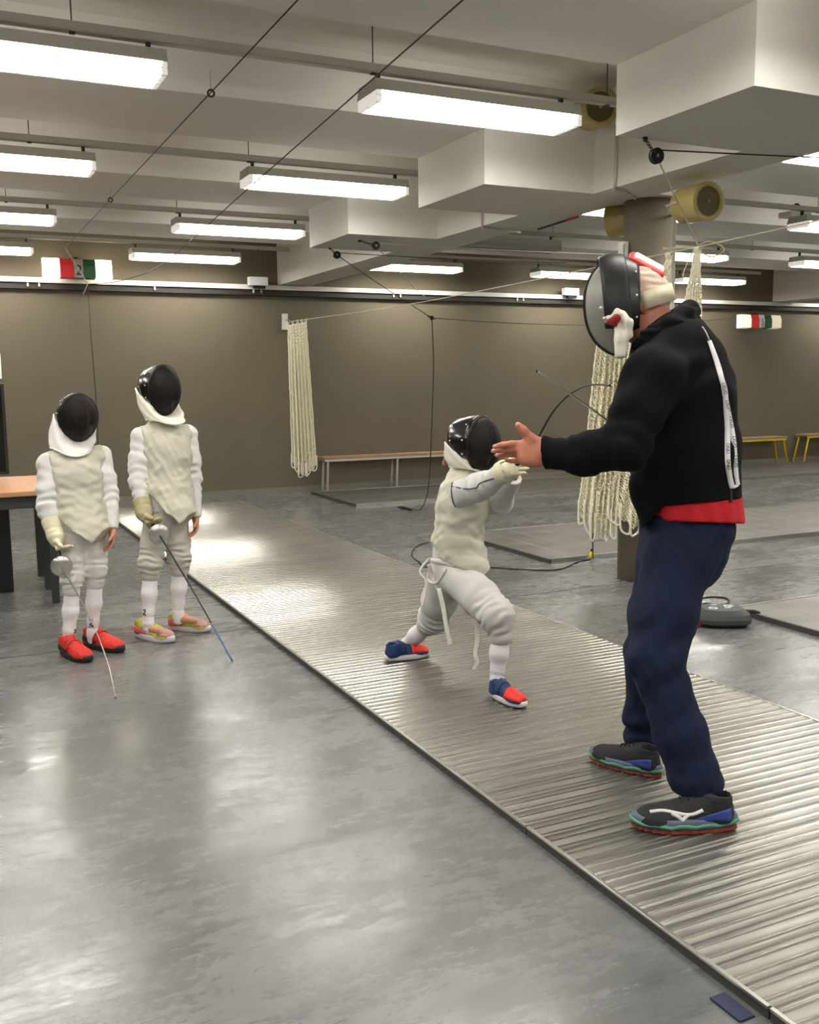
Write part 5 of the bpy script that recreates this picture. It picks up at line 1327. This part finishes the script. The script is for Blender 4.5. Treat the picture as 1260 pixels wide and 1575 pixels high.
wire('pulley_rope', sag(p1, ony(654, 457, 11.88), 0.02), 0.004, 'thin pale rope from the first pulley slanting back to the trunking', M_lrope, 'rope')
wire('pulley_rope', sag(p1 + Z * 0.02, (5.9, 7.8, 2.59), 0.01), 0.0035, 'thin pale rope running sideways under the beam from the first pulley', M_lrope, 'rope')
wire('pulley_rope', sag(p2 + Z * 0.02, (5.9, 8.56, 2.59), 0.01), 0.0035, 'thin dark cord running sideways under the beam from the farther pulley', M_wire, 'rope')
tie = np.array([4.245, 4.76, 2.215])
wire('pulley_rope', sag(pA, tie, 0.0), 0.005, 'cream rope from the big pulley down to the net rope', M_rope, 'rope')
wire('pulley_rope', sag(pA + Z * 0.03, (7.4, 3.2, 2.62), 0.02), 0.004, 'dark cord running sideways from the big pulley toward the far lamps', M_wire, 'rope')
k = tag(MB().tube(smooth_path([tie, tie + np.array([0.06, -0.05, 0.02]), tie + np.array([0.12, -0.10, -0.03]), tie + np.array([0.07, -0.05, -0.07]), tie + np.array([0.0, 0, -0.03]), tie + np.array([-0.03, 0.05, -0.01]), tie + np.array([-0.10, 0.2, 0.0])], 6), 0.0045, 6).tube(smooth_path([tie, tie + np.array([-0.02, 0.03, -0.05]), tie + np.array([-0.05, 0.06, -0.15]), tie + np.array([-0.045, 0.07, -0.19])], 5), 0.004, 6).build('rope_knot', M_rope, None, True), 'knotted loose end of cream rope where the pulley rope meets the net rope', 'knot')
wA1 = ony(250, 406, 10.6)
h2 = ony(135, 437, 11.55)
wire('overhead_wire', smooth_path([onz(780, -60, 2.765), wA1 * 0.5 + onz(780, -60, 2.765) * 0.5, wA1, ony(185, 432, 11.4), h2], 8), 0.0036, 'dark wire crossing the ceiling from above the photographer down to the lit score box')
h1 = ony(100, 381, 11.3)
wire('overhead_wire', [onz(505, -50, 2.83), h1], 0.0030, 'dark wire under the ceiling with ring hangers, ending above the lit score box')
wire('pulley_rope', [h1, h1 * 0.5 + h2 * 0.5 + Z * 0.004, h2, ony(128, 453, 11.55)], 0.006, 'short pale cord hanging in front of the lit score box', M_lrope, 'rope')
wire('hanging_cable', [h2, ony(140, 520, 11.55), ony(146, 590, 11.58), ony(150, 650, 11.6), ony(152, 745, 11.6)], 0.005, 'thin dark cable hanging down the wall behind the shorter child', M_cable, 'cable')
for (u, v), lab in (((324, 136), 'small ring hanger holding the ceiling wire between the two front lamps'), ((170, 300), 'small ring hanger holding the ceiling wire farther back')):
    e0 = onz(505, -50, 2.83); p = min((e0 * (1 - t) + h1 * t for t in np.linspace(0, 1, 400)), key=lambda w: abs(630 + FPX * ((w - CO) @ CR) / ((w - CO) @ CF) - u)); r = empty('ring_hanger', p, lab, 'hanger', 'ring hangers on the ceiling wire')
    MB().tube([p + np.array([0.016 * math.cos(t), 0, 0.016 * math.sin(t) - 0.004]) for t in np.linspace(0, 2 * math.pi, 17)], 0.005, 6).build('ring', M_dark, r, True)
    MB().tube([p + Z * 0.012, np.array([p[0], p[1], 2.94])], 0.0025, 5).build('rod', M_steel, r)

# ------------------------------------------------------------------ loudspeakers, conduit, lamp box
M_horn = mat('olive_cream_speaker', (176, 158, 98), 0.4, var=0.04)
M_grille = mat('brown_grille', (96, 84, 50), 0.7, var=0.2, scale=300)
def speaker(front, axis, rad, length, mount, label):
    front = np.array(front, float); a = unit(axis); r = empty('loudspeaker', front, label, 'loudspeaker', 'round loudspeakers at the ceiling')
    MB().lathe(front, a, [(-length, rad * 0.3), (-length, rad * 0.86), (-length + 0.015, rad * 0.94), (-0.02, rad * 0.98), (-0.004, rad), (0.0, rad * 0.97), (0.0, rad * 0.76), (-0.012, rad * 0.74), (-0.012, 0.004)], 36).build('casing', M_horn, r, True)
    MB().lathe(front - a * 0.012, a, [(-0.004, 0.002), (-0.004, rad * 0.75), (0.001, rad * 0.75), (0.003, rad * 0.3), (0.004, 0.002)], 28).build('grille', M_grille, r)
    MB().ball(front - a * 0.006, 0.010, 8).build('centre_screw', M_chrome, r)
    s = unit(np.cross(a, Z)); mid = front - a * length * 0.55; mt = np.array(mount, float)
    MB().tube([mid + s * (rad + 0.006), mid - a * (length * 0.62) + s * (rad * 0.8), mt, mid - a * (length * 0.62) - s * (rad * 0.8), mid - s * (rad + 0.006)], 0.007, 6).build('bracket', M_steel, r)
    return r
sa = cam_dir(0.36, -0.93, -0.05)
speaker(at(1091, 309, 5.75), sa, 0.113, 0.25, (4.55, 5.36, 2.50), 'olive loudspeaker on the column facing the room, showing its round front')
speaker(at(938, 340, 6.95), cam_dir(-0.84, 0.55, -0.05), 0.118, 0.20, (4.42, 5.66, 2.45), 'olive loudspeaker on the column pointing the other way, partly hidden')
speaker((3.70, 5.02, 3.03), (-0.30, -0.94, -0.10), 0.115, 0.24, (3.94, 5.1, 3.03), 'olive loudspeaker high on the beam, half hidden by the big beam head')
M_cond = mat('pale_conduit', (206, 202, 190), 0.5)
tag(MB().tube(smooth_path([(3.938, 5.18, 2.95), (3.936, 5.18, 2.66), (3.945, 5.2, 2.598), (4.05, 5.24, 2.596), (4.27, 5.40, 2.597)], 4), 0.009, 8).build('conduit', M_cond, None, True), 'pale conduit running down the white beam to the column', 'conduit')
tag(MB().tube([(3.936, 6.86, 2.75), (3.936, 6.86, 2.596), (4.36, 6.965, 2.594)], 0.010, 8).build('conduit', M_cond, None, True), 'pale conduit running under the beam beyond the second beam head', 'conduit')
r = empty('striped_rod', (4.35, 6.45, 2.59), 'thin dark rod with a red tip lying along the beam underside', 'rod')
MB().tube([(4.385, 6.75, 2.592), (4.34, 6.28, 2.592)], 0.008, 6).build('dark_section', M_wire, r); MB().tube([(4.34, 6.28, 2.592), (4.33, 6.13, 2.592)], 0.010, 6).build('red_tip', mat('red_rod_tip', (196, 70, 54), 0.5), r)
p = ony(1228, 326, 7.0); r = empty('ballast_box', p, 'pale metal ballast box with a black cable loop under the second lamp rail', 'box')
MB().box((p[0] - 0.13, 6.96, p[2] - 0.05), (p[0] + 0.13, 7.12, p[2] + 0.0), 0.008).build('casing', M_white, r)
MB().tube(smooth_path([(p[0] - 0.05, 7.02, p[2]), (p[0] - 0.045, 7.02, p[2] + 0.05), (p[0], 7.02, p[2] + 0.075), (p[0] + 0.045, 7.02, p[2] + 0.05), (p[0] + 0.05, 7.02, p[2])], 5), 0.009, 6).build('cable_loop', M_black, r, True)
